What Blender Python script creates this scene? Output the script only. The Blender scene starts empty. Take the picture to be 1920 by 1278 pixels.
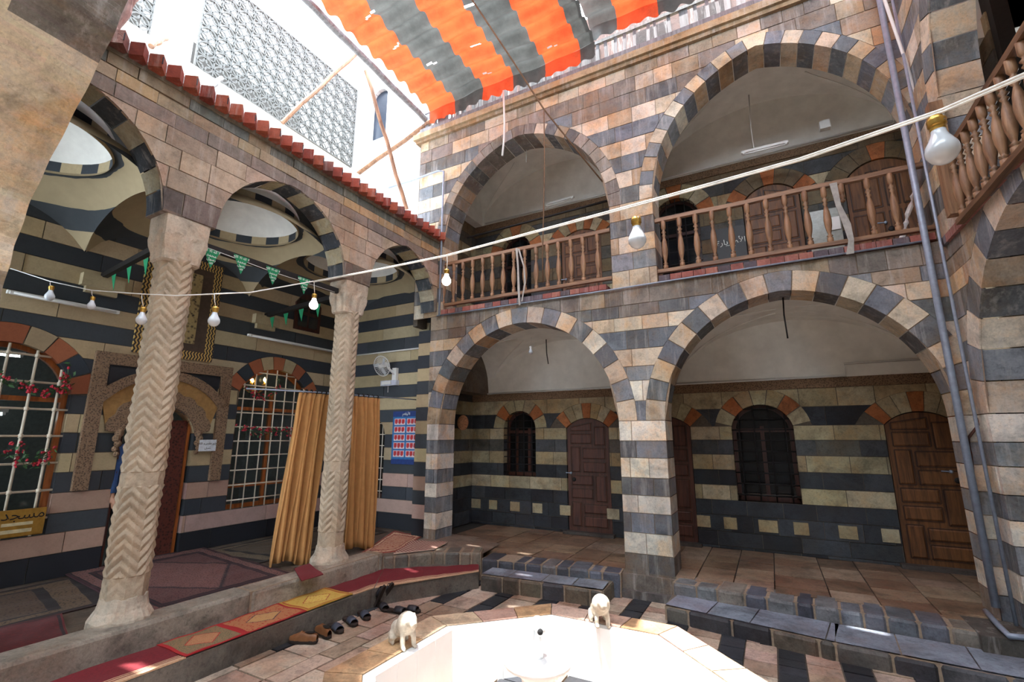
import bpy, math, random
import numpy as np
from mathutils import Vector, Matrix
random.seed(7)
sc = bpy.context.scene
PI = math.pi

# ------------------------------------------------------------------ camera
CAM = Vector((0, 0, 1.9)); FPX = 875.0
cam_d = bpy.data.cameras.new('camera'); cam = bpy.data.objects.new('camera', cam_d)
sc.collection.objects.link(cam); sc.camera = cam
cam_d.sensor_width = 36.0; cam_d.lens = FPX * 36.0 / 1920.0; cam_d.clip_start = 0.02
YAW, PITCH = math.radians(118.5), math.radians(11.67)
FWD = Vector((math.cos(PITCH) * math.cos(YAW), math.cos(PITCH) * math.sin(YAW), math.sin(PITCH)))
RGT = FWD.cross(Vector((0, 0, 1))).normalized(); UPV = RGT.cross(FWD)
cam.matrix_world = Matrix(((RGT.x, UPV.x, -FWD.x, CAM.x), (RGT.y, UPV.y, -FWD.y, CAM.y), (RGT.z, UPV.z, -FWD.z, CAM.z), (0, 0, 0, 1)))

def ray(px, py): return RGT * (px - 960) - UPV * (py - 639) + FWD * FPX
def onx(px, py, X): r = ray(px, py); return CAM + r * ((X - CAM.x) / r.x)
def ony(px, py, Y): r = ray(px, py); return CAM + r * ((Y - CAM.y) / r.y)
def onz(px, py, Z): r = ray(px, py); return CAM + r * ((Z - CAM.z) / r.z)
def at(px, py, d): return CAM + ray(px, py) * (d / FPX)

# ------------------------------------------------------------------ sky, sun, exposure
sc.view_settings.view_transform = 'Standard'; sc.view_settings.look = 'None'
sc.view_settings.gamma = 1.0; sc.view_settings.use_curve_mapping = False
sc.view_settings.exposure = 0.62
w = bpy.data.worlds.new('world'); sc.world = w; w.use_nodes = True
bg = w.node_tree.nodes['Background']; bg.inputs[0].default_value = (0.80, 0.90, 1.0, 1); bg.inputs[1].default_value = 8.0
SUN_DIR = Vector((0.25, 1.0, -7.1)).normalized()
sd = bpy.data.lights.new('sun', 'SUN'); sd.energy = 15.0; sd.angle = math.radians(0.6); sd.color = (1.0, 0.975, 0.94)
so = bpy.data.objects.new('sun', sd); sc.collection.objects.link(so)
so.rotation_mode = 'QUATERNION'; so.rotation_quaternion = SUN_DIR.to_track_quat('-Z', 'Y'); so.location = (0, 0, 20)

# ------------------------------------------------------------------ helpers
def C(r, g, b, k=1.0):
    def f(v):
        v = v / 255.0
        return v / 12.92 if v <= 0.04045 else ((v + 0.055) / 1.055) ** 2.4
    return (f(r) * k, f(g) * k, f(b) * k)

class MB:
    def __init__(s): s.v = []; s.f = []; s.c = []; s.uv = []
    def poly(s, pts, col=None, uv=None):
        n = len(s.v); s.v.extend([tuple(p) for p in pts]); s.f.append(tuple(range(n, n + len(pts)))); s.c.append(col); s.uv.append(uv)
    def grid(s, rows, col=None, closed=False, uv=False, cap=False):
        n = len(s.v); R = len(rows); K = len(rows[0])
        for r in rows: s.v.extend([tuple(p) for p in r])
        for i in range(R - 1):
            for j in range(K if closed else K - 1):
                a = n + i * K + j; b = n + i * K + (j + 1) % K
                s.f.append((a, b, b + K, a + K)); s.c.append(col)
                s.uv.append([(j / (K - 1), i / (R - 1)), ((j + 1) / (K - 1), i / (R - 1)), ((j + 1) / (K - 1), (i + 1) / (R - 1)), (j / (K - 1), (i + 1) / (R - 1))] if uv else None)
        if cap:
            s.f.append(tuple(n + j for j in range(K))[::-1]); s.c.append(col); s.uv.append(None)
            s.f.append(tuple(n + (R - 1) * K + j for j in range(K))); s.c.append(col); s.uv.append(None)
    def hexa(s, p, col=None):   # 8 points: bottom 4 then top 4
        for q in ((3, 2, 1, 0), (4, 5, 6, 7), (0, 1, 5, 4), (1, 2, 6, 5), (2, 3, 7, 6), (3, 0, 4, 7)):
            n = len(s.v); s.v.extend([tuple(p[k]) for k in q]); s.f.append((n, n + 1, n + 2, n + 3)); s.c.append(col); s.uv.append(None)
    def box(s, x0, x1, y0, y1, z0, z1, col=None):
        s.hexa([(x0, y0, z0), (x1, y0, z0), (x1, y1, z0), (x0, y1, z0), (x0, y0, z1), (x1, y0, z1), (x1, y1, z1), (x0, y1, z1)], col)
    def prism(s, pts, vec, col=None):   # planar polygon extruded along vec
        vec = Vector(vec); P = [Vector(p) for p in pts]; Q = [p + vec for p in P]
        s.poly(P, col); s.poly(Q[::-1], col)
        for i in range(len(P)):
            j = (i + 1) % len(P); s.poly([P[j], P[i], Q[i], Q[j]], col)
    def bar(s, a, b, w, h=None, col=None, up=(0, 0, 1)):
        a = Vector(a); b = Vector(b); h = w if h is None else h
        d = (b - a).normalized(); u = Vector(up)
        if abs(d.dot(u)) > .98: u = Vector((0, 1, 0))
        r = d.cross(u).normalized() * (w / 2); t = r.normalized().cross(d).normalized() * (h / 2)
        s.hexa([a - r - t, a + r - t, b + r - t, b - r - t, a - r + t, a + r + t, b + r + t, b - r + t], col)
    def tube(s, path, r, n=8, col=None):
        path = [Vector(p) for p in path]; rows = []
        for i, p in enumerate(path):
            d = (path[min(i + 1, len(path) - 1)] - path[max(i - 1, 0)]).normalized()
            u = Vector((0, 0, 1)) if abs(d.z) < .95 else Vector((1, 0, 0))
            a = d.cross(u).normalized(); b = a.cross(d)
            rr = r[i] if isinstance(r, (list, tuple)) else r
            rows.append([p + (a * math.cos(2 * PI * k / n) + b * math.sin(2 * PI * k / n)) * rr for k in range(n)])
        s.grid(rows, col, closed=True, cap=True)
    def lathe(s, prof, c=(0, 0, 0), n=16, col=None, ax=(0, 0, 1)):
        c = Vector(c); ax = Vector(ax).normalized(); u = Vector((1, 0, 0)) if abs(ax.x) < .9 else Vector((0, 1, 0))
        a = ax.cross(u).normalized(); b = ax.cross(a)
        s.grid([[c + ax * z + (a * math.cos(2 * PI * k / n) + b * math.sin(2 * PI * k / n)) * r for k in range(n)] for r, z in prof], col, closed=True, cap=True)
    def ball(s, c, r, n=10, m=7, col=None, sz=(1, 1, 1)):
        c = Vector(c)
        s.grid([[c + Vector((math.sin(t) * math.cos(p) * sz[0], math.sin(t) * math.sin(p) * sz[1], math.cos(t) * sz[2])) * r
                 for p in [2 * PI * k / n for k in range(n)]] for t in [0.02 + (PI - .04) * i / m for i in range(m + 1)]], col, closed=True, cap=True)
    def build(s, name, mat, parent=None, smooth=False, structure=False):
        off = Vector((0, 0, 0))
        p = parent
        while p is not None: off += p.location; p = p.parent
        me = bpy.data.meshes.new(name)
        me.from_pydata([(v[0] - off.x, v[1] - off.y, v[2] - off.z) for v in s.v], [], s.f)
        if any(c is not None for c in s.c):
            at_ = me.color_attributes.new('col', 'FLOAT_COLOR', 'CORNER'); k = 0
            buf = []
            for f, c in zip(s.f, s.c): buf.extend([*(c or (.5, .5, .5)), 1.0] * len(f))
            at_.data.foreach_set('color', buf)
        if any(u is not None for u in s.uv):
            uvl = me.uv_layers.new(name='UVMap'); buf = []
            for f, u in zip(s.f, s.uv):
                for q in (u or [(0, 0)] * len(f)): buf.extend(q)
            uvl.data.foreach_set('uv', buf)
        if smooth: me.polygons.foreach_set('use_smooth', [True] * len(me.polygons))
        me.materials.append(mat); me.update()
        o = bpy.data.objects.new(name, me); sc.collection.objects.link(o)
        if parent is not None: o.parent = parent
        elif structure: o['kind'] = 'structure'
        return o

def tag(o, label, cat, group=None, kind=None):
    o['label'] = label; o['category'] = cat
    if group: o['group'] = group
    if kind: o['kind'] = kind
    return o
def thing(name, label, cat, loc=(0, 0, 0), group=None):
    o = bpy.data.objects.new(name, None); sc.collection.objects.link(o); o.location = Vector(loc); o.empty_display_size = .1
    return tag(o, label, cat, group)
def sempty(name, loc=(0, 0, 0)):
    o = bpy.data.objects.new(name, None); sc.collection.objects.link(o); o.location = Vector(loc); o['kind'] = 'structure'; return o
def dup(root, loc, label=None, rotz=None):
    r = root.copy(); sc.collection.objects.link(r); r.location = Vector(loc)
    if rotz is not None: r.rotation_euler = (0, 0, rotz)
    if label: r['label'] = label
    for ch in list(root.children):
        c = ch.copy(); sc.collection.objects.link(c); c.parent = r
        for g in list(ch.children):
            d = g.copy(); sc.collection.objects.link(d); d.parent = c
    return r

# ------------------------------------------------------------------ materials
def newmat(name):
    m = bpy.data.materials.new(name); m.use_nodes = True
    nt = m.node_tree; b = nt.nodes['Principled BSDF']; return m, nt, b
def nd(nt, t, **k):
    n = nt.nodes.new(t)
    for a, v in k.items(): setattr(n, a, v)
    return n
def sett(n, i, v): n.inputs[i].default_value = v
def mathn(nt, op, a, b=None, c=None):
    n = nd(nt, 'ShaderNodeMath', operation=op)
    for i, x in enumerate((a, b, c)):
        if x is None: continue
        if isinstance(x, (int, float)): n.inputs[i].default_value = x
        else: nt.links.new(x, n.inputs[i])
    return n.outputs[0]
def mixc(nt, fac, a, b, mode='MIX'):
    n = nd(nt, 'ShaderNodeMix', data_type='RGBA', blend_type=mode)
    for i, x in ((0, fac), (6, a), (7, b)):
        if isinstance(x, (int, float)): n.inputs[i].default_value = x
        elif isinstance(x, tuple): n.inputs[i].default_value = (*x[:3], 1)
        else: nt.links.new(x, n.inputs[i])
    return n.outputs[2]
def noise(nt, scale, detail=4, rough=.6, vec=None, dist=0.0):
    n = nd(nt, 'ShaderNodeTexNoise'); sett(n, 'Scale', scale); sett(n, 'Detail', detail); sett(n, 'Roughness', rough); sett(n, 'Distortion', dist)
    if vec is not None: nt.links.new(vec, n.inputs['Vector'])
    return n.outputs['Fac']
def ramp(nt, fac, stops):
    n = nd(nt, 'ShaderNodeValToRGB'); cr = n.color_ramp
    while len(cr.elements) > 1: cr.elements.remove(cr.elements[-1])
    for i, (p, c) in enumerate(stops):
        e = cr.elements[0] if i == 0 else cr.elements.new(p)
        e.position = p; e.color = (*c[:3], 1) if isinstance(c, tuple) else (c, c, c, 1)
    nt.links.new(fac, n.inputs[0]); return n.outputs[0]
def wpos(nt): return nd(nt, 'ShaderNodeNewGeometry').outputs['Position']
def ocoord(nt): return nd(nt, 'ShaderNodeTexCoord').outputs['Object']
def bump(nt, b, h, strength=.4, dist=.01):
    n = nd(nt, 'ShaderNodeBump'); sett(n, 'Strength', strength); sett(n, 'Distance', dist)
    nt.links.new(h, n.inputs['Height']); nt.links.new(n.outputs[0], b.inputs['Normal'])

def simple(name, col, rough=.6, metal=0.0, var=.25, scale=20, bmp=.15, bd=.004, spec=None, obj=True):
    m, nt, b = newmat(name)
    v = ocoord(nt); n1 = noise(nt, scale, 5, .6, v)
    f = ramp(nt, n1, [(.3, 1 - var), (.7, 1 + var * .4)])
    nt.links.new(mixc(nt, 1.0, (*col, 1), f, 'MULTIPLY'), b.inputs['Base Color'])
    sett(b, 'Roughness', rough); sett(b, 'Metallic', metal)
    if bmp: bump(nt, b, n1, bmp, bd)
    return m

def masonry_mat(name, mott=.45, stain=(0.42, .25, .12), stain_amt=.35, rough=.88, bmp=.6, dirt=.5, lime=0.0):
    m, nt, b = newmat(name)
    a = nd(nt, 'ShaderNodeAttribute', attribute_name='col').outputs['Color']; v = wpos(nt)
    big = noise(nt, 1.6, 4, .6, v); mid = noise(nt, 9, 6, .65, v); fine = noise(nt, 55, 5, .7, v)
    c = mixc(nt, 1.0, a, ramp(nt, mid, [(.25, 1 - mott), (.5, 1.0), (.75, 1 + mott * .35)]), 'MULTIPLY')
    c = mixc(nt, 1.0, c, ramp(nt, fine, [(.3, 1 - mott * .5), (.6, 1.05)]), 'MULTIPLY')
    sm = ramp(nt, mathn(nt, 'MULTIPLY', big, noise(nt, 4.5, 6, .7, v)), [(.22, 0.0), (.34, 1.0)])
    c = mixc(nt, mathn(nt, 'MULTIPLY', sm, stain_amt), c, mixc(nt, 1.0, c, (stain[0] * 1.5, stain[1] * 1.5, stain[2] * 1.7, 1), 'MULTIPLY'))
    pit = ramp(nt, noise(nt, 26, 6, .75, v, .5), [(.36, .55), (.46, 1.0)]); c = mixc(nt, mott * 1.6, c, mixc(nt, 1.0, c, pit, 'MULTIPLY'))
    dk = ramp(nt, noise(nt, 2.7, 6, .7, v, .6), [(.32, 1 - dirt), (.52, 1.0)])
    c = mixc(nt, 1.0, c, dk, 'MULTIPLY')
    if lime:   # streaky white lime wash residue running down the face
        mp = nd(nt, 'ShaderNodeMapping'); mp.inputs['Scale'].default_value = (14, 14, 1.3); nt.links.new(v, mp.inputs[0])
        st = ramp(nt, noise(nt, 1.0, 6, .7, mp.outputs[0]), [(.52, 0.0), (.68, 1.0)])
        c = mixc(nt, mathn(nt, 'MULTIPLY', st, lime), c, (.55, .53, .5))
    nt.links.new(c, b.inputs['Base Color']); sett(b, 'Roughness', rough)
    h = mathn(nt, 'ADD', mathn(nt, 'MULTIPLY', mid, .7), mathn(nt, 'MULTIPLY', fine, .35))
    bump(nt, b, h, bmp, .012)
    return m

M = {}
M['ashlar'] = masonry_mat('weathered_ashlar', .34, (.62, .46, .28), .75, dirt=.42, lime=.35)
M['ashlar_l'] = masonry_mat('arcade_ashlar', .3, (.58, .46, .32), .6, dirt=.38, lime=.25)
M['paint'] = masonry_mat('painted_bands', .12, (.5, .4, .3), .1, .7, .12, .12)
M['inner'] = masonry_mat('inner_ashlar', .4, (.55, .35, .15), .45, .85, .5, .45)
M['mortar'] = simple('mortar', C(150, 132, 112), .95, var=.3, scale=30, bmp=.4)
M['mortar_l'] = simple('arcade_mortar', C(150, 136, 120), .95, var=.3, scale=30, bmp=.4)
M['mortar_d'] = simple('mortar_dark', C(96, 88, 78), .95, var=.3, scale=30, bmp=.4)
M['floor'] = masonry_mat('worn_floor_stone', .5, (.35, .2, .12), .5, .55, .6, .55)
M['plaster'] = simple('vault_plaster', C(236, 236, 230), .9, var=.12, scale=5, bmp=.2, bd=.01)
M['whitewash'] = simple('whitewash', C(188, 188, 188), .9, var=.1, scale=6, bmp=.2, bd=.01)
M['wood'] = None
def wood(name, c1, c2, rough=.55, axis=2, sc_=1.0):
    m, nt, b = newmat(name); v = ocoord(nt)
    mp = nd(nt, 'ShaderNodeMapping'); s = [22 * sc_] * 3; s[axis] = 2.0 * sc_; mp.inputs['Scale'].default_value = s; nt.links.new(v, mp.inputs[0])
    n = noise(nt, 1.0, 6, .65, mp.outputs[0], .8)
    nt.links.new(ramp(nt, n, [(.3, c2), (.62, c1)]), b.inputs['Base Color']); sett(b, 'Roughness', rough); bump(nt, b, n, .3, .004); return m
M['wood_door'] = wood('oiled_walnut', C(124, 80, 44), C(62, 36, 20))
M['wood_door_red'] = wood('red_brown_door_wood', C(96, 56, 42), C(52, 28, 22))
M['wood_rail'] = wood('turned_rail_wood', C(156, 120, 88), C(98, 70, 50))
M['wood_rail_x'] = wood('rail_beam_wood_x', C(146, 112, 84), C(90, 66, 50), axis=0)
M['wood_rail_y'] = wood('rail_beam_wood_y', C(120, 88, 62), C(70, 50, 38), axis=1)
M['wood_grey'] = wood('bleached_grey_wood', C(134, 136, 140), C(84, 84, 86), axis=2)
M['wood_pole'] = wood('weathered_pole_wood', C(150, 112, 84), C(88, 62, 48), axis=2, sc_=.6)
M['wood_orange'] = wood('varnished_orange_wood', C(170, 96, 44), C(110, 56, 24), .35)
M['wood_dark'] = wood('dark_carved_wood', C(72, 34, 24), C(30, 14, 12), .45)
M['iron'] = simple('dark_iron', C(40, 38, 38), .6, .5)
M['steel'] = simple('galvanised_steel', C(150, 162, 180), .45, .25, var=.2)
M['whitepaint'] = simple('white_enamel_paint', C(214, 204, 184), .4, var=.1)
M['whiteplastic'] = simple('white_plastic', C(225, 225, 222), .4, var=.05, bmp=0)
M['brass'] = simple('brass', C(200, 160, 80), .35, .9)
M['black'] = simple('black_void', C(14, 14, 15), .9, bmp=0)
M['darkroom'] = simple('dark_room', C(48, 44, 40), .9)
M['rope'] = simple('brown_rope', C(110, 84, 62), .9)
M['greycloth'] = simple('grey_rag', C(170, 168, 162), .9)
def glassy(name, col=(.02, .025, .03), rough=.06, alpha=None):
    m, nt, b = newmat(name); sett(b, 'Base Color', (*col, 1)); sett(b, 'Roughness', rough)
    if alpha is not None:
        out = nt.nodes['Material Output']; tr = nd(nt, 'ShaderNodeBsdfTransparent'); mx = nd(nt, 'ShaderNodeMixShader'); mx.inputs[0].default_value = alpha
        nt.links.new(tr.outputs[0], mx.inputs[1]); nt.links.new(b.outputs[0], mx.inputs[2]); nt.links.new(mx.outputs[0], out.inputs[0])
    return m
M['glass_dark'] = glassy('dark_window_glass', alpha=.75)
M['glass_clear'] = glassy('clear_window_glass', (.05, .06, .07), .04, .22)
def emit(name, col, s):
    m, nt, b = newmat(name); sett(b, 'Base Color', (*col, 1)); sett(b, 'Emission Color', (*col, 1)); sett(b, 'Emission Strength', s); return m
M['tube_on'] = emit('lit_fluorescent_tube', (.85, 1, 1), 9)
M['flame'] = emit('lit_candle_bulb', (1, .72, .3), 18)
M['bulb_on'] = emit('lit_bulb_glass', (1, .97, .9), 6)
def frosted():
    m, nt, b = newmat('frosted_bulb_glass'); sett(b, 'Base Color', (.50, .53, .56, 1)); sett(b, 'Roughness', .15); sett(b, 'Subsurface Weight', .3)
    sett(b, 'Subsurface Radius', (.02, .02, .02)); return m
M['bulb'] = frosted()
M['cable'] = simple('bright_white_cable', C(244, 242, 236), .5, bmp=0)
M['concrete'] = simple('grey_screen_concrete', C(104, 104, 102), .9)
M['marble'] = simple('white_marble', C(236, 238, 238), .35, var=.06, scale=4, bmp=.05)
M['carved'] = None
def carved(name, c1, c2, scale=38, bd=.02):
    m, nt, b = newmat(name); v = ocoord(nt)
    vo = nd(nt, 'ShaderNodeTexVoronoi', feature='F1'); sett(vo, 'Scale', scale); nt.links.new(v, vo.inputs['Vector'])
    n = noise(nt, scale * 1.3, 5, .7, v, 1.5); f = mathn(nt, 'ADD', mathn(nt, 'MULTIPLY', vo.outputs['Distance'], .6), mathn(nt, 'MULTIPLY', n, .6))
    nt.links.new(ramp(nt, f, [(.35, c2), (.62, c1)]), b.inputs['Base Color']); sett(b, 'Roughness', .8); bump(nt, b, f, .8, bd); return m
M['carved'] = carved('carved_arabesque_stone', C(140, 112, 86), C(56, 42, 32), 52)
M['gold_mosaic'] = carved('dark_gold_relief', C(160, 138, 92), C(36, 28, 22), 22)
# ------------------------------------------------------------------ masonry builders
class Arch:   # h >= a: pointed / round arch; h < a: segmental.  t = ring thickness, D = depth of the reveal
    def __init__(s, c, a, zs, h, t=.25, sill=-9, D=.4, n=15, cols=('L', 'G'), ring=True, jamb=True):
        s.c, s.a, s.zs, s.h, s.t, s.sill, s.D, s.n, s.cols, s.ring, s.jamb = c, a, zs, h, t, sill, D, n, cols, ring, jamb
        if h >= a: s.R = (a * a + h * h) / (2 * a); s.cx = a - s.R; s.cz = zs
        else: s.R = (a * a + h * h) / (2 * h); s.cx = 0.0; s.cz = zs + h - s.R
    def e(s, off): return s.cx + math.sqrt(max(0, (s.R + off) ** 2 - (s.zs - s.cz) ** 2))
    def z(s, u, off): return s.cz + math.sqrt(max(0, (s.R + off) ** 2 - (abs(u - s.c) - s.cx) ** 2))
    def u(s, z, off):
        q = (s.R + off) ** 2 - (z - s.cz) ** 2
        return None if q < 0 else s.cx + math.sqrt(q)
    def pt(s, p, off):      # p in [-1,1] left spring .. apex .. right spring
        th0 = math.asin(max(-1, min(1, (s.zs - s.cz) / s.R))); th1 = math.acos(-s.cx / s.R)
        q = abs(p); sg = 1 if p >= 0 else -1; th = th1 + (th0 - th1) * q
        du = s.cx + (s.R + off) * math.cos(th); zz = s.cz + (s.R + off) * math.sin(th)
        if q < 1e-6 or du < 0: du = 0; zz = s.cz + math.sqrt((s.R + off) ** 2 - s.cx ** 2)
        return s.c + sg * du, zz
    def outline(s, off=0.0, n=14, z0=None):
        z0 = s.sill if z0 is None else z0
        pts = [s.pt(-1 + 2 * k / (2 * n), off) for k in range(2 * n + 1)]
        return [(pts[0][0], z0)] + pts + [(pts[-1][0], z0)]

def jit(col, k=.12):
    q = 1 + random.uniform(-k, k); return tuple(max(0, x * q * (1 + random.uniform(-.03, .03))) for x in col)
def pick(pal, key):
    o = pal[key]; return jit(random.choice(o), .1)

def courses(mb, P, u0, u1, rows, arches, pal, w=(.25, .5), inset=.004, dep=.03, joints=True, dj=.004, jambs=True):
    rr = []
    for z0, z1, key in rows:          # split the rows at springings and sills
        cuts = sorted({z0, z1} | {z for a in arches for z in (a.zs, a.sill) if z0 + .012 < z < z1 - .012})
        for i in range(len(cuts) - 1): rr.append((cuts[i], cuts[i + 1], key))
    for z0, z1, key in rr:
        js = [u0]; u = u0
        if joints:
            u -= random.uniform(0, w[0] * .7)
            while True:
                u += random.uniform(*w)
                if u > u1 - .07: break
                if u > u0 + .05: js.append(u)
        js.append(u1)
        act = []
        for a in arches:
            if z1 <= a.sill + .02: continue
            if z0 < a.zs - .01: act.append((a, 'j', a.e(0)))
            else:
                off = a.t if a.ring else 0.0
                act.append((a, 'r', a.e(off)))
        for i in range(len(js) - 1):
            ua, ub = js[i], js[i + 1]
            k = key(.5 * (ua + ub)) if callable(key) else key
            if k is None: continue
            col = pick(pal, k); us = {ua, ub}
            for a, kind, e in act:
                us |= {a.c - e, a.c + e}
                if kind == 'r':
                    off = a.t if a.ring else 0.0
                    for zz in (z0, z1):
                        q = a.u(zz, off)
                        if q is not None and 0 < q: us |= {a.c - q, a.c + q}
                    us.add(a.c)
                    us |= set(np.linspace(a.c - e, a.c + e, 25))
            us = sorted(x for x in us if ua - 1e-6 <= x <= ub + 1e-6)
            seg = []
            def flush(seg):
                if len(seg) < 2 or seg[-1][0] - seg[0][0] < .02: return
                top = z1 - inset
                pts = [(x, max(z0 + inset, min(b, top - .001))) for x, b in seg]
                pts[0] = (pts[0][0] + inset, pts[0][1]); pts[-1] = (pts[-1][0] - inset, pts[-1][1])
                d = random.uniform(-dj, dj)
                for q in range(len(pts) - 1):
                    (x0, b0), (x1, b1) = pts[q], pts[q + 1]
                    mb.poly([P(x0, b0, d), P(x1, b1, d), P(x1, top, d), P(x0, top, d)], col)
                per = pts + [(pts[-1][0], top), (pts[0][0], top)]
                if dep:
                    for q in range(len(per)):
                        (x0, b0), (x1, b1) = per[q], per[(q + 1) % len(per)]
                        mb.poly([P(x1, b1, d), P(x0, b0, d), P(x0, b0, -dep), P(x1, b1, -dep)], col)
            for q in range(len(us) - 1):
                xa, xb = us[q], us[q + 1]
                if xb - xa < 1e-5: continue
                xm = .5 * (xa + xb); blocked = False; la = lb_ = z0
                for a, kind, e in act:
                    if abs(xm - a.c) < e:
                        if kind == 'j': blocked = True
                        else:
                            off = a.t if a.ring else 0.0
                            la = max(la, a.z(xa, off)); lb_ = max(lb_, a.z(xb, off))
                if la > z1 - .003 and lb_ > z1 - .003: blocked = True
                if blocked: flush(seg); seg = []; continue
                if not seg: seg = [(xa, la)]
                seg.append((xb, lb_))
            flush(seg)
        if jambs:
            for a, kind, e in act:
                if kind == 'j' and a.jamb and a.D > 0:
                    for sg in (-1, 1):
                        uu = a.c + sg * a.e(0)
                        if not (u0 - .01 <= uu <= u1 + .01): continue
                        k = key(uu + sg * .05) if callable(key) else key
                        if k is None: continue
                        nb = max(1, round(a.D / .35)); 
                        for b_ in range(nb):
                            d0, d1 = -a.D * b_ / nb, -a.D * (b_ + 1) / nb
                            mb.poly([P(uu, z0 + inset, d0), P(uu, z0 + inset, d1 + inset), P(uu, z1 - inset, d1 + inset), P(uu, z1 - inset, d0)], pick(pal, k))
def voussoirs(mb, P, a, pal, inset=.004, dep=.03, proud=0.0, wob=0.0):
    N = a.n
    for k in range(N):
        p0, p1 = -1 + 2 * k / N, -1 + 2 * (k + 1) / N
        kk = min(k, N - 1 - k); key = a.cols[kk % len(a.cols)]
        col = pick(pal, key); g = inset / (a.R * 1.2)
        ps = [p0 + g + (p1 - p0 - 2 * g) * i / 4 for i in range(5)]
        if p0 < 0 < p1: ps[2] = 0.0
        I = [a.pt(p, 0.0) for p in ps]; E = [a.pt(p, a.t - inset) for p in ps]; d = proud + random.uniform(-.003, .003)
        if a.ring:
            for i in range(4): mb.poly([P(*I[i], d), P(*I[i + 1], d), P(*E[i + 1], d), P(*E[i], d)], col)
            per = E + I[::-1]
            for i in range(4): mb.poly([P(*E[i + 1], d), P(*E[i], d), P(*E[i], -dep), P(*E[i + 1], -dep)], col)
            mb.poly([P(*I[0], d), P(*E[0], d), P(*E[0], -dep), P(*I[0], -dep)], col); mb.poly([P(*I[4], d), P(*E[4], d), P(*E[4], -dep), P(*I[4], -dep)], col)
        if a.D > 0:
            for i in range(4): mb.poly([P(*I[i], d), P(*I[i + 1], d), P(*I[i + 1], -a.D), P(*I[i], -a.D)], col)

def masonry(name, P, u0, u1, rows, arches, pal, mat, mortar, w=(.25, .5), **kw):
    mb = MB(); courses(mb, P, u0, u1, rows, arches, pal, w, **kw)
    for a in arches:
        if a.ring or a.D > 0: voussoirs(mb, P, a, pal)
    o = mb.build(name, mat, None, structure=True)
    bk = MB(); Q = lambda u, z, d: P(u, z, d - .012)
    import copy
    ar = []
    for a in arches: b = copy.copy(a); b.ring = False; b.t = 0; b.D = max(0, a.D - .012); ar.append(b)
    courses(bk, Q, u0, u1, [(min(r[0] for r in rows), max(r[1] for r in rows), 'M')], ar, {'M': [(.3, .27, .22)]}, joints=False, inset=0, dep=0, dj=0, jambs=False)
    c = bk.build('mortar', mortar, None); c.parent = o
    return o

Lt = [C(208, 194, 172), C(200, 182, 156), C(192, 178, 160), C(214, 204, 186), C(184, 158, 130)]
Gr = [C(120, 126, 134), C(108, 114, 120), C(134, 138, 144), C(102, 104, 106)]
Br = [C(142, 132, 122), C(130, 122, 114), C(154, 140, 122), C(118, 112, 106)]
Or = [C(190, 112, 72), C(178, 100, 62), C(184, 118, 80)]
WH = [C(222, 214, 200), C(214, 206, 192), C(226, 220, 206)]
PAL = {'L': Lt, 'G': Gr, 'B': Br, 'O': Or, 'W': WH, 'GB': Gr + Br, 'X': Lt[1:3] + Br, 'K': [C(52, 56, 64), C(46, 50, 58), C(60, 62, 68)]}

# ------------------------------------------------------------------ courtyard facade with the two tiers of arches (wall_back)
YR = 5.8
PR = lambda u, z, d: (u, YR - d, z)
PZ = [.36, .58, .81, 1.03, 1.23, 1.43, 1.66, 1.86, 2.10, 2.34, 2.59, 2.77, 2.99, 3.23, 3.41, 3.57, 3.80]
KEY = ['GB', 'W', 'G', 'W', 'G', 'W', 'G', 'W', 'G', 'W', 'G', 'L', 'G', 'L', 'GB', 'B']
rows_low = [(PZ[i], PZ[i + 1], KEY[i]) for i in range(16)]
aL = Arch(-3.03, 1.39, 2.10, 1.42, .23, D=.42, n=19, cols=('L', 'G')); aR = Arch(.245, 1.325, 2.10, 1.40, .23, D=.42, n=19, cols=('L', 'G'))
masonry('wall_back', PR, -4.64, 1.66, rows_low, [aL, aR], PAL, M['ashlar'], M['mortar'], (.22, .42))
ZU = [3.80] + [3.80 + .236 * i for i in range(1, 15)]
kU = ['L', 'G', 'L', 'G', 'L', 'G', 'L', 'G', 'L', 'G', 'L', 'GB', 'X', 'X']
rows_up = [(ZU[i], ZU[i + 1], kU[i]) for i in range(14)]
uL = Arch(-3.04, 1.40, 4.98, 1.58, .17, D=.42, n=25, cols=('X', 'GB'), sill=3.80); uR = Arch(.30, 1.36, 4.98, 1.70, .17, D=.42, n=25, cols=('L', 'G'), sill=3.80)
uL.zs = ZU[5]; uR.zs = ZU[5]; uL.cz = uR.cz = ZU[5]
masonry('wall_back', PR, -5.0, 1.66, rows_up, [uL, uR], PAL, M['ashlar'], M['mortar'], (.22, .45))
mb = MB(); mb.box(-5.12, 1.66, YR - .09, YR + .45, 7.10, 7.20, C(170, 150, 120)); mb.box(-5.08, 1.66, YR - .05, YR + .45, 7.04, 7.10, C(150, 128, 100))
mb.build('trim_1', M['ashlar'], structure=True)
mb = MB(); mb.box(-5.0, 1.66, YR + .02, YR + .42, 6.93, 7.06); mb.build('wall_back', M['mortar'], structure=True)

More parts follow.
